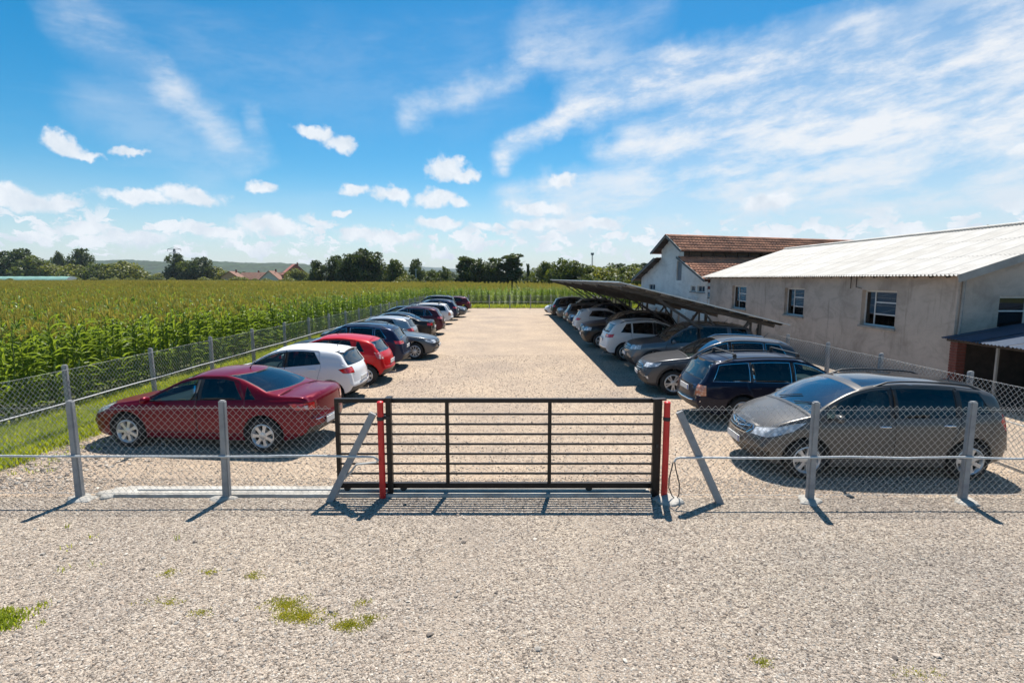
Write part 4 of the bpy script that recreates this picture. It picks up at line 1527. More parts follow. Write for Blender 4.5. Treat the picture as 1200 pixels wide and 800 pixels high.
def corn_joined(seed, **kw):
    mb = MB()
    ms = []
    for (nm, p, m_) in corn_parts(seed, **kw):
        if m_ not in ms:
            ms.append(m_)
        mb.add(p.v, p.f, ms.index(m_))
    return mb, ms


CORN_LABEL = 'tall green corn plant with drooping leaves and tan tassel at the edge of the field'
CORN_GROUP = 'corn plants along the field edge behind the left fence'
corn_one = []
for s in range(6):
    mb, ms = corn_joined(200 + s)
    corn_one.append(mb.mesh('corn_plant', ms))
corn_kit = [[(nm, p.mesh(nm, [m_]), m_) for (nm, p, m_) in corn_parts(300 + s)] for s in range(3)]
n_c = 0
for row in range(4):
    y = 10.1 + .1 * row
    for j in range(75):
        if n_c >= 300:
            break
        x = -10.75 - .75 * row + random.gauss(0, .05)
        yj = y + j * .19 + random.gauss(0, .04)
        rz, sc = random.uniform(0, 6.28), random.uniform(.86, 1.08)
        if row == 0 and j < 44:
            o = empty('corn_plant', (x, yj, 0), rz)
            for (nm, me, m_) in corn_kit[j % 3]:
                link(nm, me, o)
        else:
            o = link('corn_plant', corn_one[random.randrange(6)])
            o.location = (x, yj, 0)
            o.rotation_euler = (0, 0, rz)
        o.scale = (sc, sc, sc)
        tag(o, CORN_LABEL, 'corn plant', CORN_GROUP)
        n_c += 1


def corn_block(seed, size, step, **kw):
    r = random.Random(seed)
    var = [corn_joined(seed * 7 + q, **kw) for q in range(3)]
    ms = [M_STALK, M_CORN, M_TASSEL, M_COB]
    VV, FF, MI, off = [], [], [], 0
    pre = [(np.array(mb.v), np.array(mb.f, dtype=object), np.array([ms.index(mm[i]) for i in mb.mi])) for mb, mm in var]
    n = int(size / .75)
    for a in range(n):
        for b in range(int(size / step)):
            v, f, mi = pre[r.randrange(3)]
            c, s_ = math.cos(r.uniform(0, 6.28)), math.sin(r.uniform(0, 6.28))
            th = r.uniform(0, 6.28)
            c, s_ = math.cos(th), math.sin(th)
            k = r.uniform(.84, 1.10)
            x = -size / 2 + .75 * (a + .5) + r.gauss(0, .06)
            y = -size / 2 + step * (b + .5) + r.gauss(0, .05)
            V = np.stack([(v[:, 0] * c - v[:, 1] * s_) * k + x, (v[:, 0] * s_ + v[:, 1] * c) * k + y, v[:, 2] * k], 1)
            VV.append(V)
            FF += [tuple(int(q) + off for q in ff) for ff in f]
            MI.append(mi)
            off += len(v)
    me = bpy.data.meshes.new('corn_block')
    me.from_pydata(np.concatenate(VV).tolist(), [], FF)
    for q in ms:
        me.materials.append(q)
    me.polygons.foreach_set('material_index', np.concatenate(MI).astype(np.int32))
    me.update()
    return source('corn_block', me)


near_src = [corn_block(11 + s, 3.0, .19, segs=4, vee=False, nleaf=18, tn=4, tw=.012) for s in range(4)]
far_src = [corn_block(31 + s, 6.0, .30, segs=2, vee=False, nleaf=8, tn=4, tw=.030) for s in range(3)]


def field_end(x):
    return np.interp(x, [-300, -230, -130, -60, -20, 5, 14, 60], [216, 214, 210, 148, 122, 104, 80, 74])


def corn_field(name, cells, srcs):
    cells = np.array(cells)
    n = len(cells)
    P = np.column_stack([cells, np.zeros(n)])
    rot = np.zeros((n, 3))
    rot[:, 2] = rng.integers(0, 2, n) * math.pi
    scl = np.ones((n, 3))
    scl[:, 2] = rng.uniform(.93, 1.07, n)
    return scatter(name, P, rot, scl, rng.integers(0, len(srcs), n), srcs)


cells = []
for xi in range(0, 24):
    x = -10.4 - 1.5 - 3 * xi
    for yi in range(0, 28):
        y = 6.0 + 1.5 + 3 * yi
        if x < -1.1 * y - 4 or y > 66:
            continue
        if xi == 0 and y < 25.4:
            continue
        cells.append((x, y))
for xi in range(-3, 12):                       # the strip beyond the far fence
    x = 1.5 + 3 * xi
    for yi in range(0, 4):
        cells.append((x, 60.1 + 3 * yi))
corn_field('corn_field', cells, near_src)
cells = []
for xi in range(-60, 12):
    x = 3 + 6 * xi
    for yi in range(0, 44):
        y = 57.4 + 3 + 6 * yi + 6
        if x < -1.1 * y - 6 or y + 3 > field_end(x):
            continue
        if x < -10.4 or y > 72:
            if x < -82 and y < 57:
                continue
            cells.append((x, y))
for xi in range(0, 12):
    x = -82.4 - 3 - 6 * xi
    for yi in range(0, 9):
        y = 60 - 6 * yi
        if x > -1.1 * y - 6:
            cells.append((x, y))
corn_field('corn_field', cells, far_src)
for i in range(5):                             # the narrow gap in the first block row beyond the single plants
    pass
cells = [(-14.9 + 1.5 - .9, 9.0 + 3 * i) for i in range(0)]

# ------------------------------------------------------------------ trees
M_BARK = mat('bark', (0.10, 0.08, 0.06), 0.9, var=.3, vscale=4)
LEAF = [leaf_mat('foliage_dark', (0.085, 0.115, 0.030), (0.042, 0.066, 0.021), .36, .45),
        leaf_mat('foliage_mid', (0.135, 0.165, 0.038), (0.065, 0.094, 0.024), .40, .45),
        leaf_mat('foliage_light', (0.22, 0.23, 0.05), (0.11, 0.135, 0.032), .42, .45)]


def crown_arrays(seed, H, Wd, n, leaf, kind):
    r = np.random.default_rng(seed)
    blobs = []
    nb = 16
    for i in range(nb):
        t = (i + .5) / nb
        if kind == 'column':
            rad = Wd * .5 * (.35 + .75 * math.sin(math.pi * min(1, t * .82 + .12)))
        elif kind == 'round':
            rad = Wd * .5 * math.sqrt(max(.08, 1 - (2 * t - .85) ** 2))
        else:
            rad = Wd * .5 * (1 - t * .88)
        z = H * (.10 + .84 * t)
        a = r.uniform(0, 6.28)
        q = rad * r.uniform(.25, .75)
        blobs.append((q * math.cos(a), q * math.sin(a), z, max(.10 * H, rad * r.uniform(.45, .75))))
    if kind != 'round':
        for i in range(4):
            a = r.uniform(0, 6.28)
            blobs.append((Wd * .2 * math.cos(a), Wd * .2 * math.sin(a), H * r.uniform(.88, 1.0), H * .05))
    b = np.array(blobs)
    w = b[:, 3] ** 2
    pick = r.choice(len(b), n, p=w / w.sum())
    d = r.normal(size=(n, 3))
    d /= np.linalg.norm(d, axis=1)[:, None]
    rr = b[pick, 3] * (1 - .45 * r.random(n) ** 2.0) * r.uniform(.85, 1.12, n)
    C = b[pick, :3] + d * rr[:, None] * np.array([1, 1, .85])
    C[:, 2] = np.maximum(C[:, 2], .06 * H)
    u = r.normal(size=(n, 3))
    u /= np.linalg.norm(u, axis=1)[:, None]
    v = np.cross(u, d + .3 * r.normal(size=(n, 3)))
    v /= np.maximum(np.linalg.norm(v, axis=1), 1e-6)[:, None]
    s = leaf * r.uniform(.6, 1.3, n)[:, None]
    V = np.stack([C - u * s, C + v * s * .55, C + u * s, C - v * s * .55], 1).reshape(-1, 3)
    F = np.arange(n * 4).reshape(-1, 4)
    return V, F


def tree_kit(seed, H, Wd, n, leaf, kind, m_):
    V, F = crown_arrays(seed, H, Wd, n, leaf, kind)
    crown = np_mesh('crown', V, F, [m_])
    r = random.Random(seed)
    t = MB()
    t.tube([(0, 0, -.1), (r.uniform(-.1, .1), 0, H * .3), (r.uniform(-.2, .2), r.uniform(-.2, .2), H * .85)], [H * .024, H * .018, H * .004], 7)
    for i in range(7):
        a, z = r.uniform(0, 6.28), H * r.uniform(.22, .7)
        l = Wd * .38 * r.uniform(.7, 1.1)
        t.tube([(0, 0, z), (l * .5 * math.cos(a), l * .5 * math.sin(a), z + l * .35), (l * math.cos(a), l * math.sin(a), z + l * .75)], [H * .009, H * .006, H * .002], 5)
    return crown, t.mesh('trunk', [M_BARK], 60)


TK = {}
for i in range(3):
    TK['dark%d' % i] = tree_kit(60 + i, 9, 5.6, 3600, .30, 'column', LEAF[0])
    TK['mid%d' % i] = tree_kit(70 + i, 7, 6.4, 3400, .30, 'round', LEAF[1])
    TK['light%d' % i] = tree_kit(80 + i, 6, 6.2, 3000, .28, 'round', LEAF[2])
    TK['point%d' % i] = tree_kit(90 + i, 9, 5.0, 3200, .28, 'cone', LEAF[0])
KH = {'d': 9, 'm': 7, 'l': 6, 'p': 9}


def tree(kind, px, Y, toppx, label, group, wscale=1.0, name='tree'):
    """one tree standing at distance Y, seen in the direction px, its top seen at toppx"""
    th = R(6.806)
    bx = (400 - toppx) / 620
    x = (px - 600) / 620 * Y / (math.cos(th) + bx * math.sin(th))
    H = CAM_H + Y * (-math.sin(th) + bx * math.cos(th)) / (math.cos(th) + bx * math.sin(th))
    o = empty(name, (x, Y, 0), random.uniform(0, 6.28))
    s = H / KH[kind[0]]
    o.scale = (s * wscale, s * wscale, s)
    tag(o, label, 'tree', group)
    for nm, me in zip(('crown', 'trunk'), TK[kind]):
        link(nm, me, o)
    return o


GC = 'trees in a row beyond the cornfield'
for (k, px, Y, tp, lab, ws) in [
        ('dark0', 371, 146, 305, 'small dark tree at the left end of the row beyond the cornfield', 1.1),
        ('dark1', 393, 146, 300, 'dark tree just right of the small end tree, shoulder of the big clump', 1.0),
        ('dark2', 408, 142, 297, 'dark tree at the left of the tall clump behind the cornfield', 1.05),
        ('dark0', 422, 141, 291, 'tallest dark tree in the clump left of centre', 1.0),
        ('dark1', 436, 141, 295, 'broad dark tree on the right side of the tall clump', 1.15),
        ('mid0', 461, 138, 303, 'lower bushy tree between the tall clump and the narrow dark tree', .85),
        ('dark2', 487, 137, 303, 'narrow dark tree standing alone behind the pale pole', .75),
        ('mid1', 506, 150, 315, 'small pale tree right of the narrow dark tree', .8),
        ('mid2', 521, 140, 312, 'small pointed tree left of the middle clump', .7),
        ('point0', 545, 120, 300, 'pointed dark tree at the left of the middle clump', 1.8),
        ('dark1', 560, 119, 304, 'bushy dark tree second in the middle clump', 1.3),
        ('dark2', 580, 118, 302, 'dark tree third in the middle clump', 1.2),
        ('point0', 600, 117, 297, 'tallest pointed tree at the right of the middle clump', 1.8),
        ('point1', 619, 117, 309, 'thin pale tree standing in the gap right of the middle clump', .45),
        ('mid0', 640, 100, 306, 'broad green tree left of the carport roof', 1.0),
        ('mid1', 658, 98, 302, 'tallest green tree above the far end of the carport roof', .9),
        ('mid2', 676, 99, 305, 'green tree with ragged top right of the tall carport tree', .9),
        ('mid0', 690, 100, 311, 'low green tree in front of the lattice mast', .8)]:
    tree(k, px, Y, tp, lab, GC, ws)
GL = 'trees on the skyline at the far left'
for (k, px, Y, tp, lab, ws) in [
        ('dark0', 6, 248, 294, 'large dark tree at the left edge of the photo behind the green tunnel', 1.3),
        ('dark1', 24, 246, 292, 'tall dark tree above the green plastic tunnel', 1.2),
        ('mid2', 40, 244, 299, 'rounded green tree right of the tall one above the tunnel', 1.5),
        ('light1', 58, 242, 308, 'lower light green tree near the end of the tunnel', 1.3),
        ('mid0', 68, 278, 294, 'thin tree with an open round top against the sky', .45),
        ('dark2', 95, 266, 291, 'dark round topped tree rising above the light bushes', .95),
        ('light0', 88, 242, 309, 'light green bushy tree below the round topped tree', 1.5),
        ('mid1', 110, 242, 307, 'olive green tree in the middle of the left belt', 1.4),
        ('light2', 128, 244, 309, 'light tree right of the olive one in the left belt', 1.1),
        ('light1', 145, 243, 305, 'wide light green bush tree at the right end of the left belt', 1.5),
        ('dark0', 205, 252, 297, 'black green tree in front of the pylon', 1.0),
        ('mid1', 219, 250, 305, 'low tree between the pylon tree and its dark neighbour', 1.0),
        ('dark2', 235, 252, 301, 'wide dark tree right of the pylon', 1.3),
        ('light0', 255, 256, 312, 'yellow green tree left of the red roofed houses', 1.2),
        ('light2', 345, 248, 314, 'light green tree right of the red roofed houses', 1.3),
        ('light1', 356, 248, 317, 'low light bush tree left of the dark row', 1.1)]:
    tree(k, px, Y, tp, lab, GL, ws)
GR = 'trees behind the tile roofed house'
for (k, px, Y, tp, lab, ws) in [
        ('light0', 702, 96, 313, 'light green tree right of the lattice mast', 1.2),
        ('light1', 716, 94, 312, 'rounded light green tree above the carport edge', 1.2),
        ('mid2', 730, 93, 313, 'mid green tree left of the white gable', 1.2),
        ('light2', 744, 92, 312, 'light green tree just left of the white gable', 1.2),
        ('mid1', 757, 90, 314, 'dark green tree half hidden by the roof overhang of the white gable', 1.2),
        ('dark1', 722, 140, 309, 'dark tree standing behind the light green ones', 2.0),
        ('dark0', 752, 140, 308, 'dark distant tree right behind the light tree by the gable', 2.0),
        ('mid0', 1160, 50, 264, 'tree whose top just shows over the white roof', .6)]:
    tree(k, px, Y, tp, lab, GR, ws)

# scrub along the far edge of the field, and far woods: masses
srcs = [source('bush', TK[k][0]) for k in ('mid0', 'light0', 'light1', 'dark0', 'mid2')]


def belt(name, n, fx, hmin, hmax, pw=None):
    P, Rr_, Sc, Ix = [], [], [], []
    for i in range(n):
        x, y = fx(random.random(), random.random())
        h = random.uniform(hmin, hmax)
        w = random.uniform(.9, 1.6)
        P.append((x, y, -.3))
        Rr_.append((0, 0, random.uniform(0, 6.28)))
        k = random.choices(range(5), pw or [1, 1, 1, 1, 1])[0]
        s = h / (7, 6, 6, 9, 7)[k]
        Sc.append((s * w, s * w, s))
        Ix.append(k)
    return scatter(name, P, Rr_, Sc, Ix, srcs)


belt('scrub', 150, lambda a, b: (-330 + 270 * a, float(field_end(-330 + 270 * a)) + 5 + 9 * b), 2.0, 4.2, [1, 3, 3, .3, 1])
belt('scrub', 120, lambda a, b: (-60 + 100 * a, float(field_end(-60 + 100 * a)) + 4 + 10 * b), 2.2, 4.4, [2, 1, 1, 2, 2])
belt('distant_wood', 300, lambda a, b: (-420 + 470 * a, 300 + 160 * b), 4, 9, [2, 1, 1, 3, 2])
belt('distant_wood', 160, lambda a, b: (10 + 200 * a, 120 + 90 * b), 5, 8, [2, 2, 2, 1, 2])

# ------------------------------------------------------------------ concrete fences
M_CONC = mat('concrete', (0.36, 0.36, 0.355), 0.85, color2=(0.24, 0.24, 0.245), vscale=6, bump=.4, bscale=40)
M_CONCW = mat('concrete_white', (0.50, 0.47, 0.42), 0.85, color2=(0.30, 0.275, 0.24), vscale=4, bump=.5, bscale=30)
M_GALV = mat('galvanised_wire', (0.58, 0.57, 0.54), 0.5, 0.15)
M_PIPE = mat('grey_conduit', (0.55, 0.55, 0.53), 0.45, var=.12, vscale=5)


def wire_net(p0, p1, z0, z1, diag, r, sag=.01):
    """chain link: each strand a zigzag of three sided wire, neighbours hooked into each other"""
    p0, p1 = np.array(p0, float), np.array(p1, float)
    Lf = np.linalg.norm(p1 - p0)
    u = (p1 - p0) / Lf
    nrm = np.array([-u[1], u[0]])
    ns = int(Lf / diag)
    nz = max(2, int((z1 - z0) / (diag * .52)))
    z = np.linspace(z1, z0, nz + 1)
    zig = np.where(np.arange(nz + 1) % 2 == 0, 0.0, 1.0)
    h = diag / 2
    ns = int(Lf / h)
    s = np.arange(ns)[:, None]
    zz_ = np.where(s % 2 == 0, zig[None, :], 1 - zig[None, :])
    al = (s + zz_ * 1.04 - .02) * h
    wob = .006 * np.sin(al * 1.7 + 1.0) + .005 * np.sin(al * .6)
    zz = z[None, :] + .012 * np.sin(al * .9) * (z[None, :] > (z0 + z1) / 2)
    off = wob + np.where(np.arange(nz + 1) % 2 == 0, -r, r)[None, :]
    C = np.stack([p0[0] + u[0] * al + nrm[0] * off, p0[1] + u[1] * al + nrm[1] * off, zz + 0 * al], 2)   # ns, nz+1, 3
    ang = np.array([0, 2.094, 4.189])
    ring = np.stack([np.cos(ang)[:, None] * np.array([u[0], u[1], 0])[None, :] + np.sin(ang)[:, None] * np.array([nrm[0], nrm[1], 0])[None, :]], 0)[0] * r
    V = (C[:, :, None, :] + ring[None, None, :, :]).reshape(-1, 3)
    base = (np.arange(ns)[:, None] * (nz + 1) + np.arange(nz)[None, :]).reshape(-1, 1) * 3
    F = np.concatenate([base + np.array([[k, (k + 1) % 3, 3 + (k + 1) % 3, 3 + k]]) for k in range(3)])
    return np_mesh('wire_mesh', V, F, [M_GALV])


def conc_post(h, w=.105):
    mb = MB()
    b = bmesh.new()
    bmesh.ops.create_cube(b, size=1)
    for v in b.verts:
        v.co = Vector((v.co.x * w, v.co.y * w * .85, (v.co.z + .5) * (h + .1) - .1))
        if v.co.z > .5:
            v.co.x *= .9
            v.co.y *= .9
    bmesh.ops.bevel(b, geom=b.edges[:], offset=.016, segments=2, affect='EDGES')
    me = bpy.data.meshes.new('post')
    b.to_mesh(me)
    b.free()
    me.materials.append(M_CONC)
    return me


POSTM = conc_post(1.47)


def lump(seed, rx, ry, rz):
    r = random.Random(seed)
    b = bmesh.new()
    bmesh.ops.create_icosphere(b, subdivisions=3, radius=1)
    for v in b.verts:
        n = 1 + .22 * math.sin(v.co.x * 5 + seed) * math.cos(v.co.y * 4 - seed) + r.uniform(-.06, .06)
        v.co = Vector((v.co.x * rx * n, v.co.y * ry * n, max(-.02, v.co.z * rz * n)))
    me = bpy.data.meshes.new('footing')
    b.to_mesh(me)
    b.free()
    me.materials.append(M_CONCW)
    me.polygons.foreach_set('use_smooth', [True] * len(me.polygons))
    return me


FOOTM = [lump(i, .21, .15, .05) for i in range(3)]


def fence(label, pts_posts, net, rails, cat='fence', diag=.10, r=.0031, z0=.03, z1=1.38, foot=True, braces=(), extra=None, railr=.013):
    c = pts_posts[0]
    root = empty('chain_link_fence', (c[0], c[1], 0))
    tag(root, label, cat)

    def loc(p):
        return (p[0] - c[0], p[1] - c[1])
    for i, p in enumerate(pts_posts):
        lx, ly = loc(p)
        o = link('post', POSTM, root, (lx, ly, 0))
        o.rotation_euler = (random.gauss(0, .008), random.gauss(0, .008), random.choice([0, 0, math.pi]) + random.gauss(0, .03))
        if len(p) > 2:
            o.scale = (1, 1, p[2])
        if foot:
            q = link('footing', FOOTM[i % 3], root, (lx + random.uniform(-.05, .05), ly + random.uniform(-.03, .03), 0))
            q.rotation_euler = (0, 0, random.uniform(0, 6.28))
    for (a, b, dg, rr) in net:
        o = link('wire_mesh', wire_net(loc(a), loc(b), z0, z1, dg, rr), root)
        o['kind'] = 'stuff'
    for (pts, rr) in rails:
        MB().tube([(p[0] - c[0], p[1] - c[1], p[2]) for p in pts], rr, 7).build('rail', [M_PIPE], root, 50)
    for (p, q) in braces:
        MB().beam((p[0] - c[0], p[1] - c[1], p[2]), (q[0] - c[0], q[1] - c[1], q[2]), .095, .085, up=(0, 1, 0)).build('brace', [M_CONC], root)
    return root


def sagline(x0, x1, y, z, n=26, a=.012, seed=1):
    xs = np.linspace(x0, x1, n)
    return [(float(x), y + float(.01 * math.sin(x * 1.3)), float(z + a * fbm1(np.array([x * 1.1]), seed, 3)[0])) for x in xs]


FY = 7.42
fence('front chain link fence left of the gate in front of the dark red saloon', [(-6.30, FY - .02), (-4.17, FY), (-8.45, FY)],
      [((-9.0, FY + .075), (-2.62, FY + .075), .10, .0027)],
      [(sagline(-9.0, -2.1, FY - .075, .665, 30, .010, 2) + [(-1.98, FY - .07, .655), (-1.93, FY - .05, .60), (-1.96, FY - .03, .56), (-2.25, FY - .03, .53), (-2.33, FY - .03, .42), (-2.45, FY - .04, .30)], .0165),
       (sagline(-9.0, -2.62, FY + .07, 1.33, 40, .005, 4), .0018), (sagline(-9.0, -2.62, FY + .07, .06, 30, .006, 5), .003)],
      braces=[((-2.66, 7.32, -.05), (-2.0, 7.45, 1.27))])
fence('front chain link fence right of the gate in front of the taupe people carrier', [(4.31, FY - .08), (6.52, FY - .08), (8.55, FY)],
      [((2.42, FY + .0), (8.5, FY + .0), .10, .0027)],
      [([(2.32, FY - .12, .60), (2.34, FY - .12, .645), (2.40, FY - .12, .662)] + sagline(2.55, 8.5, FY - .14, .665, 30, .014, 7), .0165),
       (sagline(2.42, 8.5, FY, 1.33, 40, .005, 4), .0018), (sagline(2.42, 8.5, FY, .06, 30, .006, 5), .003)],
      braces=[((3.0, 7.24, -.05), (2.40, 7.42, 1.30))])


def zline(x, y0, y1, z, n, seed, dx=.07, a=.012):
    ys = np.linspace(y0, y1, n)
    return [(x + dx, float(y), float(z + a * fbm1(np.array([y * .8]), seed, 3)[0])) for y in ys]


ly = [7.9] + [10.55 + 2.58 * i for i in range(18)]
fence('long chain link fence with concrete posts between the left row of cars and the cornfield', [(-9.02, y) for y in ly],
      [((-8.95, 7.5), (-8.95, 20), .10, .0033), ((-8.95, 20), (-8.95, 34), .13, .0032), ((-8.95, 34), (-8.95, 56.4), .18, .0038)],
      [(zline(-9.02, 7.5, 56.4, .72, 60, 3), .013), (zline(-9.02, 7.5, 56.4, 1.38, 60, 3), .0022)], foot=False)
ry = [9.80, 12.20, 14.30, 16.4, 18.5, 20.7, 22.9, 25.1, 27.3, 29.5, 31.7, 33.9, 36.1, 38.3, 40.5, 42.7, 44.9, 47.1, 49.3, 51.5, 53.7]
fence('chain link fence behind the right row of cars, in front of the grey building', [(8.62, y) for y in ry],
      [((8.55, 7.5), (8.55, 20), .10, .0042), ((8.55, 20), (8.55, 56.4), .15, .0038)],
      [(zline(8.62, 7.5, 56.4, .70, 60, 9, dx=.09), .012), (zline(8.62, 7.5, 56.4, 1.38, 60, 3, dx=-.07), .003)], foot=False)
fence('far chain link fence at the back of the lot in front of the corn', [(-9.02 + 2.2 * i, 56.5) for i in range(9)],
      [((-9.0, 56.43), (8.55, 56.43), .18, .0042)], [([(x, 56.38, .72) for x in np.linspace(-9, 8.6, 12)], .013), ([(x, 56.38, 1.38) for x in np.linspace(-9, 8.6, 12)], .004)], foot=False)

# ------------------------------------------------------------------ sliding gate
M_BROWN = mat('dark_brown_paint', (0.017, 0.012, 0.010), 0.45, var=.3, vscale=6, coat=.1, spec=.3)
M_REDP = mat('red_pipe_paint', (0.62, 0.014, 0.014), 0.42, var=.2, vscale=7, coat=.15)
GY = 7.60
gate = empty('sliding_gate', (0, GY, 0))
tag(gate, 'dark brown metal sliding gate with horizontal bars across the entrance', 'gate')
MB().beam((-2.60, 0, 1.425), (2.14, 0, 1.425), .06, .06).build('top_rail', [M_BROWN], gate)
MB().beam((-2.60, 0, .135), (2.14, 0, .135), .06, .08).build('bottom_rail', [M_BROWN], gate)
for x, w in ((-2.57, .06), (-1.80, .06), (-.955, .052), (.555, .052), (2.115, .06)):
    MB().beam((x, 0, .176), (x, 0, 1.394), w, .058, up=(0, 1, 0)).build('upright', [M_BROWN], gate)
ups = [-2.54, -1.83, -1.77, -.981, -.929, .529, .581, 2.085]
for k in range(7):
    z = .315 + k * .1505
    for a, b in ((0, 1), (2, 3), (4, 5), (6, 7)):
        MB().beam((ups[a], 0, z), (ups[b], 0, z), .025, .026).build('bar', [M_BROWN], gate)
for x in (-2.46, -1.62, 1.15):
    MB().lathe([(.0, -.02), (.05, -.02), (.055, 0), (.05, .02), (.0, .02)], 14, 0, 'Y', (x, 0, .10)).build('roller', [M_TRIM], gate, 40)
    MB().box((x, 0, .12), (.05, .055, .05)).build('roller_bracket', [M_TRIM], gate)
trk = empty('gate_track', (0, GY, 0))
tag(trk, 'pale concrete ground beam with a steel rail under the sliding gate', 'gate track')
mb = MB()
xs = np.linspace(-5.85, 2.05, 60)
wob = .004 * fbm1(xs * 3, 21)
for i in range(59):
    for (ya, za, yb, zb) in ((-.17, -.02, -.15, .05), (-.15, .05, .16, .055), (.16, .055, .19, -.02)):
        mb.quad((xs[i], ya + wob[i], za), (xs[i + 1], ya + wob[i + 1], za), (xs[i + 1], yb + wob[i + 1], zb + wob[i + 1] * .4), (xs[i], yb + wob[i], zb + wob[i] * .4))
mb.quad((xs[-1], -.17, -.02), (xs[-1], .19, -.02), (xs[-1], .16, .055), (xs[-1], -.15, .05))
mb.build('ground_beam', [M_CONCW], trk)
MB().tube([(-5.6, 0, .062), (2.0, 0, .062)], .012, 6).build('rail', [M_GALV], trk)
link('footing', lump(9, .26, .20, .06), trk, (-5.9, -.02, 0))


def red_post(x, y, h, label):
    o = empty('gate_post', (x, y, 0))
    tag(o, label, 'gate post', 'red gate posts')
    MB().tube([(0, 0, -.05), (0, 0, h)], .046, 18, cap=True).build('pipe', [M_REDP], o, 50)
    MB().lathe([(.046, h - .005), (.048, h + .004), (.036, h + .018), (0, h + .024)], 18).build('cap', [M_REDP], o, 50)
    MB().lathe([(.049, 1.17), (.052, 1.18), (.052, 1.215), (.049, 1.225)], 18).build('clamp', [M_TRIM], o, 50)
    return o


red_post(-1.895, 7.44, 1.43, 'red pipe post left of the gate opening beside the leaning concrete brace')
red_post(2.225, 7.42, 1.43, 'red pipe post at the right closing end of the gate')
o = empty('guide_post', (-1.79, 7.50, 0))
tag(o, 'dark brown square guide post standing right beside the left red pipe', 'post')
MB().beam((0, 0, -.05), (0, 0, 1.47), .075, .06, up=(0, 1, 0)).build('post', [M_BROWN], o)
MB().box((0, .03, 1.48), (.085, .16, .02)).build('guide_plate', [M_BROWN], o)
MB().beam((-.1, -.02, 1.20), (.02, -.02, 1.20), .05, .05).build('bracket', [M_TRIM], o)
o = empty('receiving_post', (2.11, 7.50, 0))
tag(o, 'wide dark brown receiving post left of the right red pipe', 'post')
MB().box((0, 0, .70), (.115, .07, 1.50)).build('post', [M_BROWN], o)
MB().box((.02, .02, 1.46), (.20, .09, .025), rz=.15).build('top_plate', [M_BROWN], o)
MB().box((-.0, -.043, .78), (.03, .012, .05)).build('lock', [M_TRIM], o)
o = link('post_base', lump(14, .22, .20, .075))
o.location = (2.26, 7.34, 0)
tag(o, 'rough white concrete base at the foot of the right red post', 'concrete base')
pts = []
for (x, z) in [(2.30, .60), (2.28, .50), (2.25, .36), (2.25, .22), (2.30, .10), (2.36, .04), (2.40, .12), (2.40, .28), (2.36, .42), (2.33, .54), (2.32, .60)]:
    pts.append((x, 7.29, z))
cb = empty('cable', (2.3, 7.3, 0))
tag(cb, 'loop of dark cable hanging beside the right leaning brace', 'cable')
MB().tube([(x - 2.3, y - 7.3, z) for x, y, z in pts], .0085, 6).build('loop', [M_TRIM], cb, 60)
MB().tube([(.04, 0, .05), (.08, -.02, .02), (-.02, -.05, .02), (-.18, .0, .03), (-.20, .05, .04)], .008, 6).build('tail', [M_TRIM], cb, 60)

# ------------------------------------------------------------------ carport with solar panels
M_STEEL = mat('carport_steel', (0.075, 0.07, 0.068), 0.5, .4, var=.2, vscale=5)
M_ALU = mat('panel_frame', (0.55, 0.56, 0.57), 0.4, .7)
M_BACK = mat('panel_back', (0.30, 0.29, 0.28), 0.7, var=.15, vscale=3)
M_CELL = mat('panel_cells', (0.010, 0.014, 0.035), 0.12, 0, coat=.6)
cp = empty('carport', (0, 0, 0))
tag(cp, 'long sloping carport roofed with solar panels over the right row of cars', 'carport')
P0, P1 = Vector((3.42, 0, 3.08)), Vector((8.98, 0, 1.70))
sdir = (P1 - P0).normalized()
nrm = Vector((-sdir.z, 0, sdir.x))
if nrm.z < 0:
    nrm = -nrm
Ls = (P1 - P0).length
Y0, Y1 = 17.0, 48.0
nr, ncol = 5, 18
pw, plen = Ls / nr, (Y1 - Y0) / ncol
mb = MB()
ang = math.atan2(-sdir.z, sdir.x)
gp = .012
pm = MB()
pm.box((0, 0, 0), (pw - gp, plen - gp, .006), 2, 0, ang)
pm2 = MB()
M3 = Matrix.Rotation(ang, 3, 'Y')


def panel_mesh():
    m_ = MB()
    a, b, t = (pw - gp) / 2, (plen - gp) / 2, .02
    f = .022
    for (cx, cy, sx, sy) in ((0, -b + f / 2, 2 * a, f), (0, b - f / 2, 2 * a, f), (-a + f / 2, 0, f, 2 * b - 2 * f), (a - f / 2, 0, f, 2 * b - 2 * f)):
        m_.box((cx, cy, 0), (sx, sy, 2 * t), 0)
    m_.quad((-a + f, -b + f, .014), (a - f, -b + f, .014), (a - f, b - f, .014), (-a + f, b - f, .014), 1)
    m_.quad((-a + f, -b + f, .008), (-a + f, b - f, .008), (a - f, b - f, .008), (a - f, -b + f, .008), 2)
    m_.box((a * .55, 0, -.002), (.10, .14, .018), 3)
    m_.v = [tuple(M3 @ Vector(p)) for p in m_.v]
    return m_.mesh('solar_panel', [M_ALU, M_CELL, M_BACK, M_TRIM])


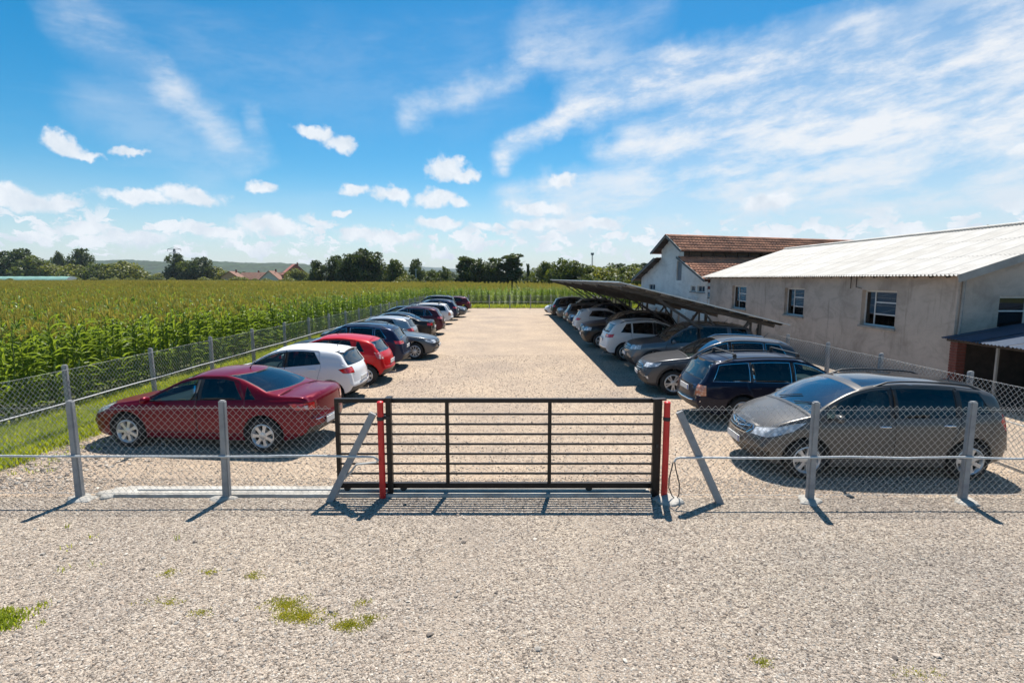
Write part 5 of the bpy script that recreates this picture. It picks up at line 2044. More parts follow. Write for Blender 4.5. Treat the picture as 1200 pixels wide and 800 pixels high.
pmesh = panel_mesh()
for i in range(nr):
    for j in range(ncol):
        c = P0 + sdir * (pw * (i + .5))
        link('solar_panel', pmesh, cp, (c.x, Y0 + plen * (j + .5), c.z))
for i in range(10):                             # purlins under the panels
    c = P0 + sdir * (pw * ((i // 2) + (.22 if i % 2 == 0 else .78))) - nrm * .055
    MB().beam((c.x, Y0 + .05, c.z), (c.x, Y1 - .05, c.z), .045, .06, up=tuple(nrm)).build('purlin', [M_STEEL], cp)
c0 = P0 - nrm * .04
for k in range(7):
    y = 17.7 + 4.95 * k
    a = P0 + sdir * .25 - nrm * .14
    b = P1 - sdir * .15 - nrm * .14
    MB().beam((a.x, y, a.z), (b.x, y, b.z), .07, .11, up=tuple(nrm)).build('rafter', [M_STEEL], cp)

    def on(x):
        t = (x - P0.x) / (P1.x - P0.x)
        return P0.z + (P1.z - P0.z) * t - .20
    MB().beam((8.66 - .35, y, -.05), (8.66 - .35, y, on(8.31)), .10, .10, up=(0, 1, 0)).build('post', [M_STEEL], cp)
    MB().beam((8.05, y + .09, -.05), (8.05, y + .09, on(8.05)), .06, .06, up=(0, 1, 0)).build('post', [M_STEEL], cp)
    MB().beam((7.35, y, .9), (7.95, y, on(7.95)), .08, .08, up=(0, 1, 0)).build('strut', [M_STEEL], cp)
    MB().beam((7.2, y, -.05), (7.35, y, .92), .09, .09, up=(0, 1, 0)).build('post', [M_STEEL], cp)
    MB().beam((7.30, y, .9), (4.85, y, on(4.85) - .01), .08, .08, up=(0, 1, 0)).build('strut', [M_STEEL], cp)
    MB().beam((7.33, y, .9), (6.4, y, on(6.4) - .01), .05, .05, up=(0, 1, 0)).build('strut', [M_STEEL], cp)

# ------------------------------------------------------------------ buildings
def wall_mat(name, c1, c2, c3):
    mt = bpy.data.materials.new(name)
    mt.use_nodes = True
    t = NT(mt.node_tree)
    b = mt.node_tree.nodes['Principled BSDF']
    b.inputs['Roughness'].default_value = .92
    tc = t.n('ShaderNodeTexCoord').outputs['Object']
    big = t.noise(tc, .8, 6, .65, .4)
    col = t.ramp(big, [(.30, c2), (.52, c1), (.75, tuple(min(1, q * 1.12) for q in c1))])
    st = t.noise(t.v('MULTIPLY', tc, (3.0, 3.0, .35)), 1.6, 5, .6)
    col = t.mixc(t.m('MULTIPLY', t.sstep(st, .56, .75), .55), col, c3)
    pt = t.noise(t.v('MULTIPLY', tc, (1, 1, 1.8)), 2.6, 5, .7)
    col = t.mixc(t.m('MULTIPLY', t.sstep(pt, .60, .72), .35), col, tuple(q * .72 for q in c1))
    lw_ = t.noise(t.v('MULTIPLY', tc, (1.0, 1.0, 2.6)), .55, 7, .68, 1.2)
    col = t.mixc(t.m('MULTIPLY', t.sstep(lw_, .48, .66), .60), col, tuple(q * .66 for q in c1))
    sz = t.n('ShaderNodeSeparateXYZ')
    t.put(sz.inputs[0], tc)
    base = t.m('MULTIPLY', t.m('SUBTRACT', 1.0, t.sstep(t.m('ADD', sz.outputs[2], t.m('MULTIPLY', pt, -.9)), -.35, .35)), .6)
    col = t.mixc(base, col, tuple(q * .45 for q in c1))
    t.put(b.inputs['Base Color'], col)
    bn = t.n('ShaderNodeBump')
    bn.inputs['Strength'].default_value = .5
    bn.inputs['Distance'].default_value = .015
    t.put(bn.inputs['Height'], t.noise(tc, 14, 8, .7))
    t.put(b.inputs['Normal'], bn.outputs[0])
    MATS[name] = mt
    return mt


M_RENDER = wall_mat('rough_render', (0.50, 0.415, 0.345), (0.33, 0.27, 0.22), (0.22, 0.175, 0.14))
M_WHITEW = wall_mat('old_whitewash', (0.84, 0.79, 0.72), (0.68, 0.63, 0.57), (0.52, 0.47, 0.42))
M_ROOFW = mat('fibre_cement', (0.57, 0.55, 0.515), .8, color2=(0.43, 0.405, 0.37), vscale=1.6, bump=.25, bscale=25)
_t = NT(M_ROOFW.node_tree)
_b = M_ROOFW.node_tree.nodes['Principled BSDF']
_oi = _t.n('ShaderNodeObjectInfo')
_old = _b.inputs['Base Color'].links[0].from_socket
_t.put(_b.inputs['Base Color'], _t.mixc(1.0, _old, _t.ramp(_oi.outputs['Random'], [(0, (.86, .85, .83)), (1, (1.0, 1.0, 1.0))]), 'MULTIPLY'))
M_FRAMEW = mat('window_white', (0.62, 0.61, 0.58), .5, var=.1, vscale=8)
M_WOODD = mat('dark_timber', (0.065, 0.05, 0.04), .85, var=.3, vscale=5)
M_BOARD = mat('grey_board', (0.30, 0.285, 0.26), .8, var=.2, vscale=4)
M_BRICK = mat('red_brick', (0.22, 0.065, 0.045), .9, color2=(0.12, 0.04, 0.03), vscale=5, bump=.3, bscale=40)
M_MORTAR = mat('mortar', (0.13, 0.10, 0.085), .95, var=.2, vscale=8)
M_BLUER = mat('blue_sheet_metal', (0.075, 0.10, 0.145), .40, .35, var=.15, vscale=2)
M_LIGHTR = mat('pale_sheet_metal', (0.46, 0.48, 0.50), .45, .3, var=.15, vscale=2)
M_TILE = mat('roof_tile', (0.62, 0.27, 0.15), .88, color2=(0.19, 0.09, 0.06), vscale=1.3, bump=.4, bscale=15, detail=9)
M_WPANE = glass_mat('house_glass', (0.16, 0.17, 0.18), .55, .06)
M_BLIND = mat('pale_blind', (0.42, 0.42, 0.41), .8, var=.08, vscale=6)
M_SHUT = mat('grey_shutter', (0.27, 0.275, 0.28), .7, var=.15, vscale=6)
M_DIRTF = mat('shed_floor', (0.08, 0.07, 0.06), .95, var=.3, vscale=2)


def wall_open(mb, o, u, length, zfun, openings, thick, nout, mi=0):
    """wall from o along unit u (2D), height zfun(s) (piecewise linear through s samples), rectangular holes (s0,s1,z0,z1); nout outward 2D"""
    ss = sorted({0.0, length} | {q for (a, b, _, _) in openings for q in (a, b)} | {s for s in zfun[1]})
    top = lambda s: float(np.interp(s, zfun[1], zfun[2]))

    def P(s, z, d):
        return (o[0] + u[0] * s - nout[0] * d, o[1] + u[1] * s - nout[1] * d, z)
    for a, b in zip(ss[:-1], ss[1:]):
        op = [(z0, z1) for (p, q, z0, z1) in openings if p <= a + 1e-6 and q >= b - 1e-6]
        spans = []
        lo = 0.0
        for z0, z1 in sorted(op):
            spans.append((lo, lo, z0, z0))
            lo = z1
        spans.append((lo, lo, top(a), top(b)))
        for (za, zb, zc, zd) in spans:
            for d in (0, thick):
                mb.quad(P(a, za, d), P(b, zb, d), P(b, zd, d), P(a, zc, d), mi)
    for (a, b, z0, z1) in openings:
        mb.quad(P(a, z0, 0), P(a, z0, thick), P(a, z1, thick), P(a, z1, 0), mi)
        mb.quad(P(b, z0, 0), P(b, z0, thick), P(b, z1, thick), P(b, z1, 0), mi)
        mb.quad(P(a, z1, 0), P(b, z1, 0), P(b, z1, thick), P(a, z1, thick), mi)
        mb.quad(P(a, z0, 0), P(b, z0, 0), P(b, z0, thick), P(a, z0, thick), mi)


def corr_sheet(name, wl, length, waves, amp, m_, n=None):
    """one corrugated sheet: waves across local x (width wl), flat along local y (length), centred"""
    k = waves * 4
    V, F = [], []
    for i in range(k + 1):
        x = -wl / 2 + wl * i / k
        z = amp * math.cos(2 * math.pi * i / 4)
        for y in (-length / 2, length / 2):
            V.append((x, y, z))
    for i in range(k):
        F.append((2 * i, 2 * i + 2, 2 * i + 3, 2 * i + 1))
    mb = MB().add(V, F)
    me = mb.mesh(name, [m_], 70)
    return me


def window_unit(parent, c, u, nout, w, h, cols, rows, depth=.14, blind=None, sill=True, name='window', cross=None):
    """framed window centred at c (3D, in the wall plane), u along the wall, nout outward; panes are children"""
    U, Nn = Vector((*u, 0)), Vector((*nout, 0))
    c = Vector(c) - Nn * depth

    def W(a, z, d):
        return tuple(c + U * a + Nn * d + Vector((0, 0, z)))
    mb = MB()
    f = .055
    for (a0, a1, z0, z1) in ((-w / 2, w / 2, -h / 2, -h / 2 + f), (-w / 2, w / 2, h / 2 - f, h / 2), (-w / 2, -w / 2 + f, -h / 2 + f, h / 2 - f), (w / 2 - f, w / 2, -h / 2 + f, h / 2 - f)):
        p = [W(a0, z0, -.025), W(a1, z0, -.025), W(a1, z0, .025), W(a0, z0, .025), W(a0, z1, -.025), W(a1, z1, -.025), W(a1, z1, .025), W(a0, z1, .025)]
        mb.add(p, [(3, 2, 1, 0), (4, 5, 6, 7), (0, 1, 5, 4), (1, 2, 6, 5), (2, 3, 7, 6), (3, 0, 4, 7)])
    xs = [-w / 2 + f] + [(-w / 2 + w * q) for q in cols] + [w / 2 - f]
    zs = [-h / 2 + f] + [(-h / 2 + h * q) for q in rows] + [h / 2 - f]
    g2 = .02
    for x in xs[1:-1]:
        p = [W(x - g2, -h / 2 + f, -.02), W(x + g2, -h / 2 + f, -.02), W(x + g2, -h / 2 + f, .022), W(x - g2, -h / 2 + f, .022), W(x - g2, h / 2 - f, -.02), W(x + g2, h / 2 - f, -.02), W(x + g2, h / 2 - f, .022), W(x - g2, h / 2 - f, .022)]
        mb.add(p, [(0, 1, 5, 4), (1, 2, 6, 5), (2, 3, 7, 6), (3, 0, 4, 7)])
    for z in zs[1:-1]:
        for x0, x1 in zip(xs[:-1], xs[1:]):
            if cross is not None and xs.index(x0) not in cross:
                continue
            p = [W(x0, z - g2, -.018), W(x1, z - g2, -.018), W(x1, z - g2, .018), W(x0, z - g2, .018), W(x0, z + g2, -.018), W(x1, z + g2, -.018), W(x1, z + g2, .018), W(x0, z + g2, .018)]
            mb.add(p, [(3, 2, 1, 0), (4, 5, 6, 7), (1, 2, 6, 5), (2, 3, 7, 6), (3, 0, 4, 7), (0, 1, 5, 4)])
    fr = mb.build(name, [M_FRAMEW], parent)
    for i in range(len(xs) - 1):
        for j in range(len(zs) - 1):
            MB().quad(W(xs[i], zs[j], .004), W(xs[i + 1], zs[j], .004), W(xs[i + 1], zs[j + 1], .004), W(xs[i], zs[j + 1], .004)).build('pane', [M_WPANE], fr)
            if blind and (i, j) in blind:
                MB().quad(W(xs[i], zs[j], -.05), W(xs[i + 1], zs[j], -.05), W(xs[i + 1], zs[j + 1], -.05), W(xs[i], zs[j + 1], -.05)).build('blind', [M_BLIND], fr)
    if sill:
        p = [W(-w / 2 - .06, -h / 2 - .07, depth + .05), W(w / 2 + .06, -h / 2 - .07, depth + .05), W(w / 2 + .06, -h / 2 - .002, depth + .05), W(-w / 2 - .06, -h / 2 - .002, depth + .05),
             W(-w / 2 - .06, -h / 2 - .07, -.0), W(w / 2 + .06, -h / 2 - .07, -.0), W(w / 2 + .06, -h / 2 - .002, -.0), W(-w / 2 - .06, -h / 2 - .002, -.0)]
        MB().add(p, [(0, 1, 2, 3), (3, 2, 6, 7), (0, 4, 5, 1), (1, 5, 6, 2), (0, 3, 7, 4)]).build('sill', [M_BOARD], fr)
    return fr


# --- long grey workshop with the white corrugated roof
bw = empty('workshop', (0, 0, 0))
tag(bw, 'long grey rendered building with white corrugated roof on the right', 'building')
BX0, BX1, BY0, BY1 = 12.0, 21.2, 14.3, 32.2
EZ, RZ_ = 3.30, 4.83
wins = [(16.55, 18.2, 1.62, 2.80), (21.8, 23.36, 1.62, 2.78), (27.2, 28.95, 1.60, 2.80)]
mb = MB()
wall_open(mb, (BX0, BY0), (0, 1), BY1 - BY0, (0, [0, BY1 - BY0], [EZ + .02, EZ + .02]), [(a - BY0, b - BY0, c, d) for a, b, c, d in wins], .30, (-1, 0))
mb.build('wall', [M_RENDER], bw)
mb = MB()
wall_open(mb, (BX0, BY0), (1, 0), BX1 - BX0, (0, [0, (BX1 - BX0) / 2, BX1 - BX0], [EZ + .02, RZ_ + .02, EZ + .02]), [(1.15, 2.75, 1.82, 2.72), (4.2, 5.8, 1.82, 2.72)], .30, (0, -1))
mb.build('gable_wall', [M_RENDER], bw)
mb = MB()
wall_open(mb, (BX0, BY1), (1, 0), BX1 - BX0, (0, [0, (BX1 - BX0) / 2, BX1 - BX0], [EZ + .02, RZ_ + .02, EZ + .02]), [], .30, (0, 1))
mb.build('gable_wall', [M_RENDER], bw)
mb = MB()
wall_open(mb, (BX1, BY0), (0, 1), BY1 - BY0, (0, [0, BY1 - BY0], [EZ + .02, EZ + .02]), [], .30, (1, 0))
mb.build('wall', [M_RENDER], bw)
for (a, b, c, d), bl in zip(wins, [{(1, 2), (1, 1)}, {(1, 1), (1, 0)}, {(1, 2), (1, 1), (1, 0)}]):
    window_unit(bw, (BX0, (a + b) / 2, (c + d) / 2), (0, -1), (-1, 0), b - a, d - c, [.30] if a < 20 else [.36], [.34, .67], .16, bl, cross={1})
for s in (1.95, 5.0):
    window_unit(bw, (BX0 + s, BY0, 2.27), (1, 0), (0, -1), 1.6, .9, [.5], [.55], .12, {(0, 0)} if s < 3 else None, sill=False, cross={0})
# roof sheets, each its own
half = (BX1 - BX0) / 2
run = half + .38
slope = math.atan2(RZ_ - EZ, half)
sl_len = run / math.cos(slope)
ny, nrow = 19, 3
swid = (BY1 - BY0 + .85) / ny
slen = sl_len / nrow
sh = corr_sheet('roof_sheet', swid , slen + .10, 7, .017, M_ROOFW)
xr = BX0 + half
for side in (-1, 1):
    for r_ in range(nrow):
        for j in range(ny):
            s = (r_ + .5) * slen - .05
            o = link('roof_sheet', sh, bw)
            x = xr + side * s * math.cos(slope)
            z = RZ_ + .11 - s * math.sin(slope) + -.007 * r_
            o.location = (x, BY0 - .42 + swid * (j + .5), z)
            o.rotation_euler = Matrix(((0, side * math.cos(slope), math.sin(slope) * side), (1 if side < 0 else 1, 0, 0), (0, -math.sin(slope), math.cos(slope)))).to_euler() if False else (Matrix.Rotation(side * slope, 3, 'Y') @ Matrix.Rotation(math.pi / 2, 3, 'Z')).to_euler()
MB().tube([(xr, BY0 - .42, RZ_ + .13), (xr, BY1 + .42, RZ_ + .13)], .075, 8).build('ridge_cap', [M_ROOFW], bw, 60)
for k in range(31):                              # rafter ends under the eaves
    y = BY0 + .1 + k * .585
    MB().beam((BX0 - .26, y, EZ - .045), (BX0 + .3, y, EZ + .14), .07, .10).build('rafter', [M_WOODD], bw)
for side in (-1, 1):
    MB().beam((xr + side * (run - .02), BY0 - .40, RZ_ + .005 - (run - .02) * math.tan(slope)), (xr, BY0 - .40, RZ_ + .005), .03, .20).build('barge_board', [M_BOARD], bw)
MB().beam((BX0 - .30, BY0 - .37, EZ - .02), (BX0 - .30, BY1 + .4, EZ - .02), .03, .06).build('eaves_board', [M_WOODD], bw)
MB().tube([(BX0 + .12, BY0 - .05, 3.3), (BX0 + .10, BY0 - .05, 1.9), (BX0 + .02, BY0 - .05, .3)], .035, 8).build('downpipe', [M_BOARD], bw, 50)
MB().tube([(BX0 - .03, 18.5, 3.28), (BX0 - .03, 18.5, 2.9), (BX0 - .03, 18.2, 2.85)], .012, 6).build('cable', [M_WOODD], bw)
MB().tube([(BX0 - .03, 18.8, 3.28), (BX0 - .03, 18.8, 2.84)], .012, 6).build('cable', [M_WOODD], bw)
MB().quad((BX0 + .3, BY0 + .3, .03), (BX1 - .3, BY0 + .3, .03), (BX1 - .3, BY1 - .3, .03), (BX0 + .3, BY1 - .3, .03)).build('floor', [M_DIRTF], bw)

# --- low open shed on the right
shd_ = empty('lean_to_shed', (0, 0, 0))
tag(shd_, 'low open shed with blue grey corrugated roof and red brick pier at right edge', 'shed')
X0, X1, SY0, SY1 = 11.62, 16.2, 8.6, 14.22
sz0, sz1 = 1.60, 2.40
sa = math.atan2(sz1 - sz0, X1 - X0)
n = 6
sw = (SY1 - SY0) / n
blue = corr_sheet('roof_sheet', sw + .04, (X1 - X0) / math.cos(sa), 10, .016, M_BLUER)
pale = corr_sheet('roof_sheet', sw + .04, (X1 - X0) / math.cos(sa), 10, .016, M_LIGHTR)
for j in range(n):
    o = link('roof_sheet', pale if j == 2 else blue, shd_, ((X0 + X1) / 2, SY0 + sw * (j + .5), (sz0 + sz1) / 2 + .004 * (j % 2)))
    o.rotation_euler = (Matrix.Rotation(-sa, 3, 'Y') @ Matrix.Rotation(math.pi / 2, 3, 'Z')).to_euler()
MB().beam((X0 + .18, SY0, sz0 - .03), (X0 + .18, SY1, sz0 - .03), .08, .10).build('beam', [M_WOODD], shd_)
for k in range(7):
    y = SY0 + .3 + k * .85
    MB().beam((X0 + .05, y, sz0 - .01), (X1, y, sz1 - .06), .05, .07).build('rafter', [M_WOODD], shd_)
pier = MB().box((X0 + .24, 13.95, .78), (.21, .21, 1.52), 0).build('brick_pier', [M_MORTAR], shd_)
bmsh = MB().box((0, 0, 0), (.235, .115, .062)).mesh('brick', [M_BRICK])
for c in range(20):
    z = .06 + c * .075
    if z > 1.50:
        break
    for q in (-.061, .061):
        o = link('brick', bmsh, pier, (X0 + .24 + (q if c % 2 else 0) + random.uniform(-.004, .004), 13.95 + (0 if c % 2 else q), z))
        o.rotation_euler = (0, 0, math.pi / 2 if c % 2 else 0)
for y in (12.75, 11.0, 9.2):
    MB().beam((X0 + .2, y, -.05), (X0 + .2, y, sz0 - .08), .05, .05, up=(0, 1, 0)).build('post', [M_BOARD], shd_)
MB().box((X1 - .1, (SY0 + SY1) / 2, 1.15), (.16, SY1 - SY0, 2.3)).build('back_wall', [M_WOODD], shd_)
MB().box(((X0 + X1) / 2, SY1 - .02, .8), (X1 - X0 - .9, .05, 1.55)).build('end_wall', [M_WOODD], shd_)
MB().box(((X0 + X1) / 2 + .4, SY0 + .1, .85), (X1 - X0 - 1.0, .10, 1.65)).build('end_wall', [M_WOODD], shd_)
MB().quad((X0 + .3, SY0, .012), (X1, SY0, .012), (X1, SY1, .012), (X0 + .3, SY1, .012)).build('floor', [M_DIRTF], shd_)

# --- old house with the two tiered tiled roof
hs = empty('tiled_house', (12.15, 33.05, 0), R(19.1))
tag(hs, 'old white gabled house with a two tiered red tile roof behind the workshop', 'house')
HL = 24.0
UW = 7.4
prof = [(0, 3.30), (2.45, 4.58), (2.45, 5.16), (3.7, 6.04), (4.95, 5.16), (4.95, 4.58), (7.4, 3.30)]
holes = [(2.62, 3.16, 3.05, 4.36), (1.15, 1.62, 2.35, 2.72), (.25, .95, 2.32, 2.74), (5.6, 6.4, 2.35, 2.78)]
mb = MB()
ss = sorted({0, 7.4} | {p[0] for p in prof} | {q for h_ in holes for q in h_[:2]})


def ptop(u, side):
    e = 1e-4 * side
    us = [p[0] + (1e-5 * i) for i, p in enumerate(prof)]
    return float(np.interp(u + e, us, [p[1] for p in prof]))


for a, b in zip(ss[:-1], ss[1:]):
    op = sorted([(h_[2], h_[3]) for h_ in holes if h_[0] <= a + 1e-6 and h_[1] >= b - 1e-6])
    lo = 0
    for z0, z1 in op:
        mb.quad((0, a, lo), (0, b, lo), (0, b, z0), (0, a, z0))
        lo = z1
    mb.quad((0, a, lo), (0, b, lo), (0, b, ptop(b, -1)), (0, a, ptop(a, 1)))
for (a, b, z0, z1) in holes:
    for p in (((0, a, z0), (.25, a, z0), (.25, a, z1), (0, a, z1)), ((0, b, z0), (.25, b, z0), (.25, b, z1), (0, b, z1)), ((0, a, z0), (0, b, z0), (.25, b, z0), (.25, a, z0)), ((0, a, z1), (0, b, z1), (.25, b, z1), (.25, a, z1))):
        mb.quad(*p)
mb.build('gable_wall', [M_WHITEW], hs)
mb = MB()
mb.quad((0, 0, 0), (HL, 0, 0), (HL, 0, 3.35), (0, 0, 3.35))
mb.quad((0, UW, 0), (HL, UW, 0), (HL, UW, 3.35), (0, UW, 3.35))
mb.quad((HL, 0, 0), (HL, UW, 0), (HL, UW, 3.3), (HL, 0, 3.3))
mb.build('wall', [M_WHITEW], hs)
mb = MB()
for u in (2.45, 4.95):
    mb.quad((.02, u, 4.3), (HL, u, 4.3), (HL, u, 5.2), (.02, u, 5.2))
mb.build('clerestory', [M_WOODD], hs)
MB().quad((.12, 2.62, 3.05), (.12, 3.16, 3.05), (.12, 3.16, 4.36), (.12, 2.62, 4.36)).build('shutter', [M_SHUT], hs)
for k in range(13):
    z = 3.10 + k * .10
    MB().box((.10, 2.89, z), (.03, .48, .07), ry=.5).build('slat', [M_SHUT], hs)
MB().beam((.10, 2.89, 3.05), (.10, 2.89, 4.36), .05, .04, up=(1, 0, 0)).build('shutter_bar', [M_SHUT], hs)
for (a, b, z0, z1) in holes[1:]:
    window_unit(hs, (0, (a + b) / 2, (z0 + z1) / 2), (0, -1), (-1, 0), b - a, z1 - z0, [.5], [], .10, None, sill=True)
MB().box((-.02, 1.3, 1.0), (.05, .95, 2.0)).build('door', [M_FRAMEW], hs)


def tiles(u0, z0, u1, z1, x0, x1, name, parent):
    """courses of tiles on the slope from the lower edge (u0,z0) to the upper edge (u1,z1), joined"""
    Ls_ = math.hypot(u1 - u0, z1 - z0)
    du, dz = (u1 - u0) / Ls_, (z1 - z0) / Ls_
    nu, nz = -dz, du
    if nz < 0:
        nu, nz = -nu, -nz
    V, F = [], []
    nc = int(Ls_ / .30)
    nt = int((x1 - x0) / .26)
    for c in range(nc):
        for t in range(nt):
            s0, s1 = c * Ls_ / nc - .02, (c + 1) * Ls_ / nc + .03
            a = x0 + t * .26 + (.13 if c % 2 else 0) + random.uniform(-.012, .012)
            l0, l1 = .055 + random.uniform(-.012, .014), .018
            o = len(V)
            for (s, l, th_) in ((s0, l0, 0), (s1, l1, 0), (s0, l0 - .045, 0)):
                for xx_, cr in ((a, 0), (a + .125, .028), (a + .25, 0)):
                    V.append((xx_, u0 + du * s + nu * (l + cr), z0 + dz * s + nz * (l + cr)))
            F += [(o, o + 1, o + 4, o + 3), (o + 1, o + 2, o + 5, o + 4), (o + 6, o + 7, o + 1, o), (o + 7, o + 8, o + 2, o + 1)]
    me = np_mesh(name, V, F, [M_TILE])
    ob = link(name, me, parent)
    ob['kind'] = 'stuff'
    return ob


rp = []
for mir in (False, True):
    f = (lambda u: UW - u) if mir else (lambda u: u)
    for (ua, za, ub, zb) in ((-.42, 3.06, 2.44, 4.60), (1.98, 4.96, 3.70, 6.10)):
        mb = MB()
        for t_, off in ((0, 0), (1, -.06)):
            mb.quad((-.62, f(ua), za + off), (HL + .4, f(ua), za + off), (HL + .4, f(ub), zb + off), (-.62, f(ub), zb + off))
        mb.quad((-.62, f(ua), za), (-.62, f(ub), zb), (-.62, f(ub), zb - .06), (-.62, f(ua), za - .06))
        rb = mb.build('roof_deck', [M_WOODD], hs)
        tiles(f(ua), za + .005, f(ub), zb + .005, -.60, HL + .3, 'roof_tiles', rb)
        MB().beam((-.60, f(ua), za - .03), (-.60, f(ub), zb - .03), .03, .16, up=(0, 0, 1)).build('barge_board', [M_BOARD], rb)
        for q in np.linspace(.15, .9, 4):
            MB().beam((-.58, f(ua + (ub - ua) * q), za + (zb - za) * q - .10), (.0, f(ua + (ub - ua) * q), za + (zb - za) * q - .10), .07, .07).build('rafter', [M_WOODD], rb)
MB().tube([(-.62, 3.7, 6.06), (HL + .4, 3.7, 6.06)], .10, 8).build('ridge_tiles', [M_TILE], hs, 60)
for k in range(24):
    x = .4 + k * 1.0
    for u in (2.40, 5.0):
        MB().beam((x, u, 4.55), (x, u, 5.02), .09, .06, up=(1, 0, 0)).build('clerestory_post', [M_WOODD], hs)

# --- small annex between the two
an = empty('annex', (0, 0, 0))
tag(an, 'small annex with brick bands between the workshop and the old house', 'building')
mb = MB().box((13.4, 32.85, 1.6), (2.4, .9, 3.2))
mb.build('wall', [M_WHITEW], an)
for z in (2.62, 3.02):
    for k in range(5):
        MB().box((12.19, 32.50 + .175 * k, z), (.06, .165, .20)).build('brick', [M_BRICK], an)
MB().box((12.18, 32.85, 2.82), (.07, .88, .10)).build('band', [M_FRAMEW], an)
window_unit(an, (12.195, 32.80, 2.15), (0, -1), (-1, 0), .50, .52, [], [], -.02, None, sill=False)
MB().box((13.3, 32.8, 3.26), (3.0, 1.1, .10), ry=-.05).build('roof', [M_ROOFW], an)


# --- far village houses, green tunnel, pylon, poles
def cottage(x, y, rz, w, l, he, hr, wm, rm, label):
    o = empty('house', (x, y, 0), R(rz))
    tag(o, label, 'house', 'red roofed houses beyond the field')
    mb = MB()
    a, b = w / 2, l / 2
    mb.add([(-a, -b, 0), (a, -b, 0), (a, -b, he), (0, -b, hr), (-a, -b, he)], [(0, 1, 2, 3, 4)])
    mb.add([(-a, b, 0), (a, b, 0), (a, b, he), (0, b, hr), (-a, b, he)], [(4, 3, 2, 1, 0)])
    mb.quad((-a, -b, 0), (-a, b, 0), (-a, b, he), (-a, -b, he))
    mb.quad((a, -b, 0), (a, b, 0), (a, b, he), (a, -b, he))
    mb.build('wall', [wm], o)
    mb = MB()
    k = (hr - he) / a
    for s in (-1, 1):
        mb.quad((s * (a + .5), -b - .5, he - .5 * k + .05), (s * (a + .5), b + .5, he - .5 * k + .05), (0, b + .5, hr + .08), (0, -b - .5, hr + .08))
        mb.quad((s * (a + .5), -b - .5, he - .5 * k - .15), (s * (a + .5), b + .5, he - .5 * k - .15), (0, b + .5, hr - .12), (0, -b - .5, hr - .12))
    rf = mb.build('roof', [rm], o)
    MB().box((a * .35, b * .3, hr + .2), (.6, .6, 1.4)).build('chimney', [M_BRICK], rf)
    for q in (-.5, 0, .5):
        for s in (-1, 1):
            wf = MB().box((s * (a + .01), l * q * .7, he * .55), (.06, 1.1, 1.2)).build('window', [M_FRAMEW], o)
            MB().box((s * (a + .045), l * q * .7, he * .55), (.03, .9, 1.0)).build('pane', [M_WPANE], wf)
    for q in (-.25, .25):
        wf = MB().box((w * q, -b - .01, he * .6), (1.0, .06, 1.2)).build('window', [M_FRAMEW], o)
        MB().box((w * q, -b - .045, he * .6), (.8, .03, 1.0)).build('pane', [M_WPANE], wf)
    return o


M_COR = mat('orange_render', (0.55, 0.30, 0.16), .9, var=.1)
M_CWH = mat('cream_render', (0.62, 0.56, 0.47), .9, var=.1)
M_CPK = mat('pink_roof', (0.36, 0.12, 0.09), .9, var=.25, vscale=1)
M_CBR = mat('brown_roof', (0.22, 0.115, 0.08), .9, var=.25, vscale=1)
cottage(-132, 252, 10, 7, 9, 4.0, 6.4, M_COR, M_CBR, 'small orange walled house at the left of the red roofed group')
cottage(-122, 262, 84, 7, 22, 3.0, 6.0, M_CWH, M_CBR, 'long low house with brown tile roof in the red roofed group')
cottage(-112.5, 250, 8, 8, 9, 3.0, 6.6, M_CWH, M_CBR, 'pale gabled house between the long roof and the tall red house')
cottage(-107, 262, 30, 11, 12, 5.2, 10.0, M_CPK, M_CPK, 'tall house with bright red roof at the right of the group')
cottage(-158, 268, 80, 7, 16, 2.8, 5.2, M_CWH, M_CBR, 'low brown roofed house right of the pylon tree, half hidden by bushes')

M_FILM = mat('green_plastic_film', (0.20, 0.36, 0.30), .6, var=.12, vscale=.5)
tn = empty('poly_tunnel', (-212, 224, 0))
tag(tn, 'pale green plastic tunnel at the far left edge of the cornfield', 'poly tunnel')
mb = MB()
K = 12
for i in range(26):
    for k in range(K):
        a0, a1 = math.pi * k / K, math.pi * (k + 1) / K
        r0 = 4.2 * (1 - .02 * (i % 2))
        r1 = 4.2 * (1 - .02 * ((i + 1) % 2))
        xa, xb = -30 + i * 2.2, -30 + (i + 1) * 2.2
        mb.quad((xa, -r0 * math.cos(a0), r0 * math.sin(a0) * .95), (xb, -r1 * math.cos(a0), r1 * math.sin(a0) * .95), (xb, -r1 * math.cos(a1), r1 * math.sin(a1) * .95), (xa, -r0 * math.cos(a1), r0 * math.sin(a1) * .95))
mb.build('film', [M_FILM], tn, 60)
mb = MB()
mb.add([(27.2, -4.2 * math.cos(math.pi * k / K), 4.0 * math.sin(math.pi * k / K)) for k in range(K + 1)], [tuple(range(K + 1))])
mb.build('end_wall', [M_FRAMEW], tn)

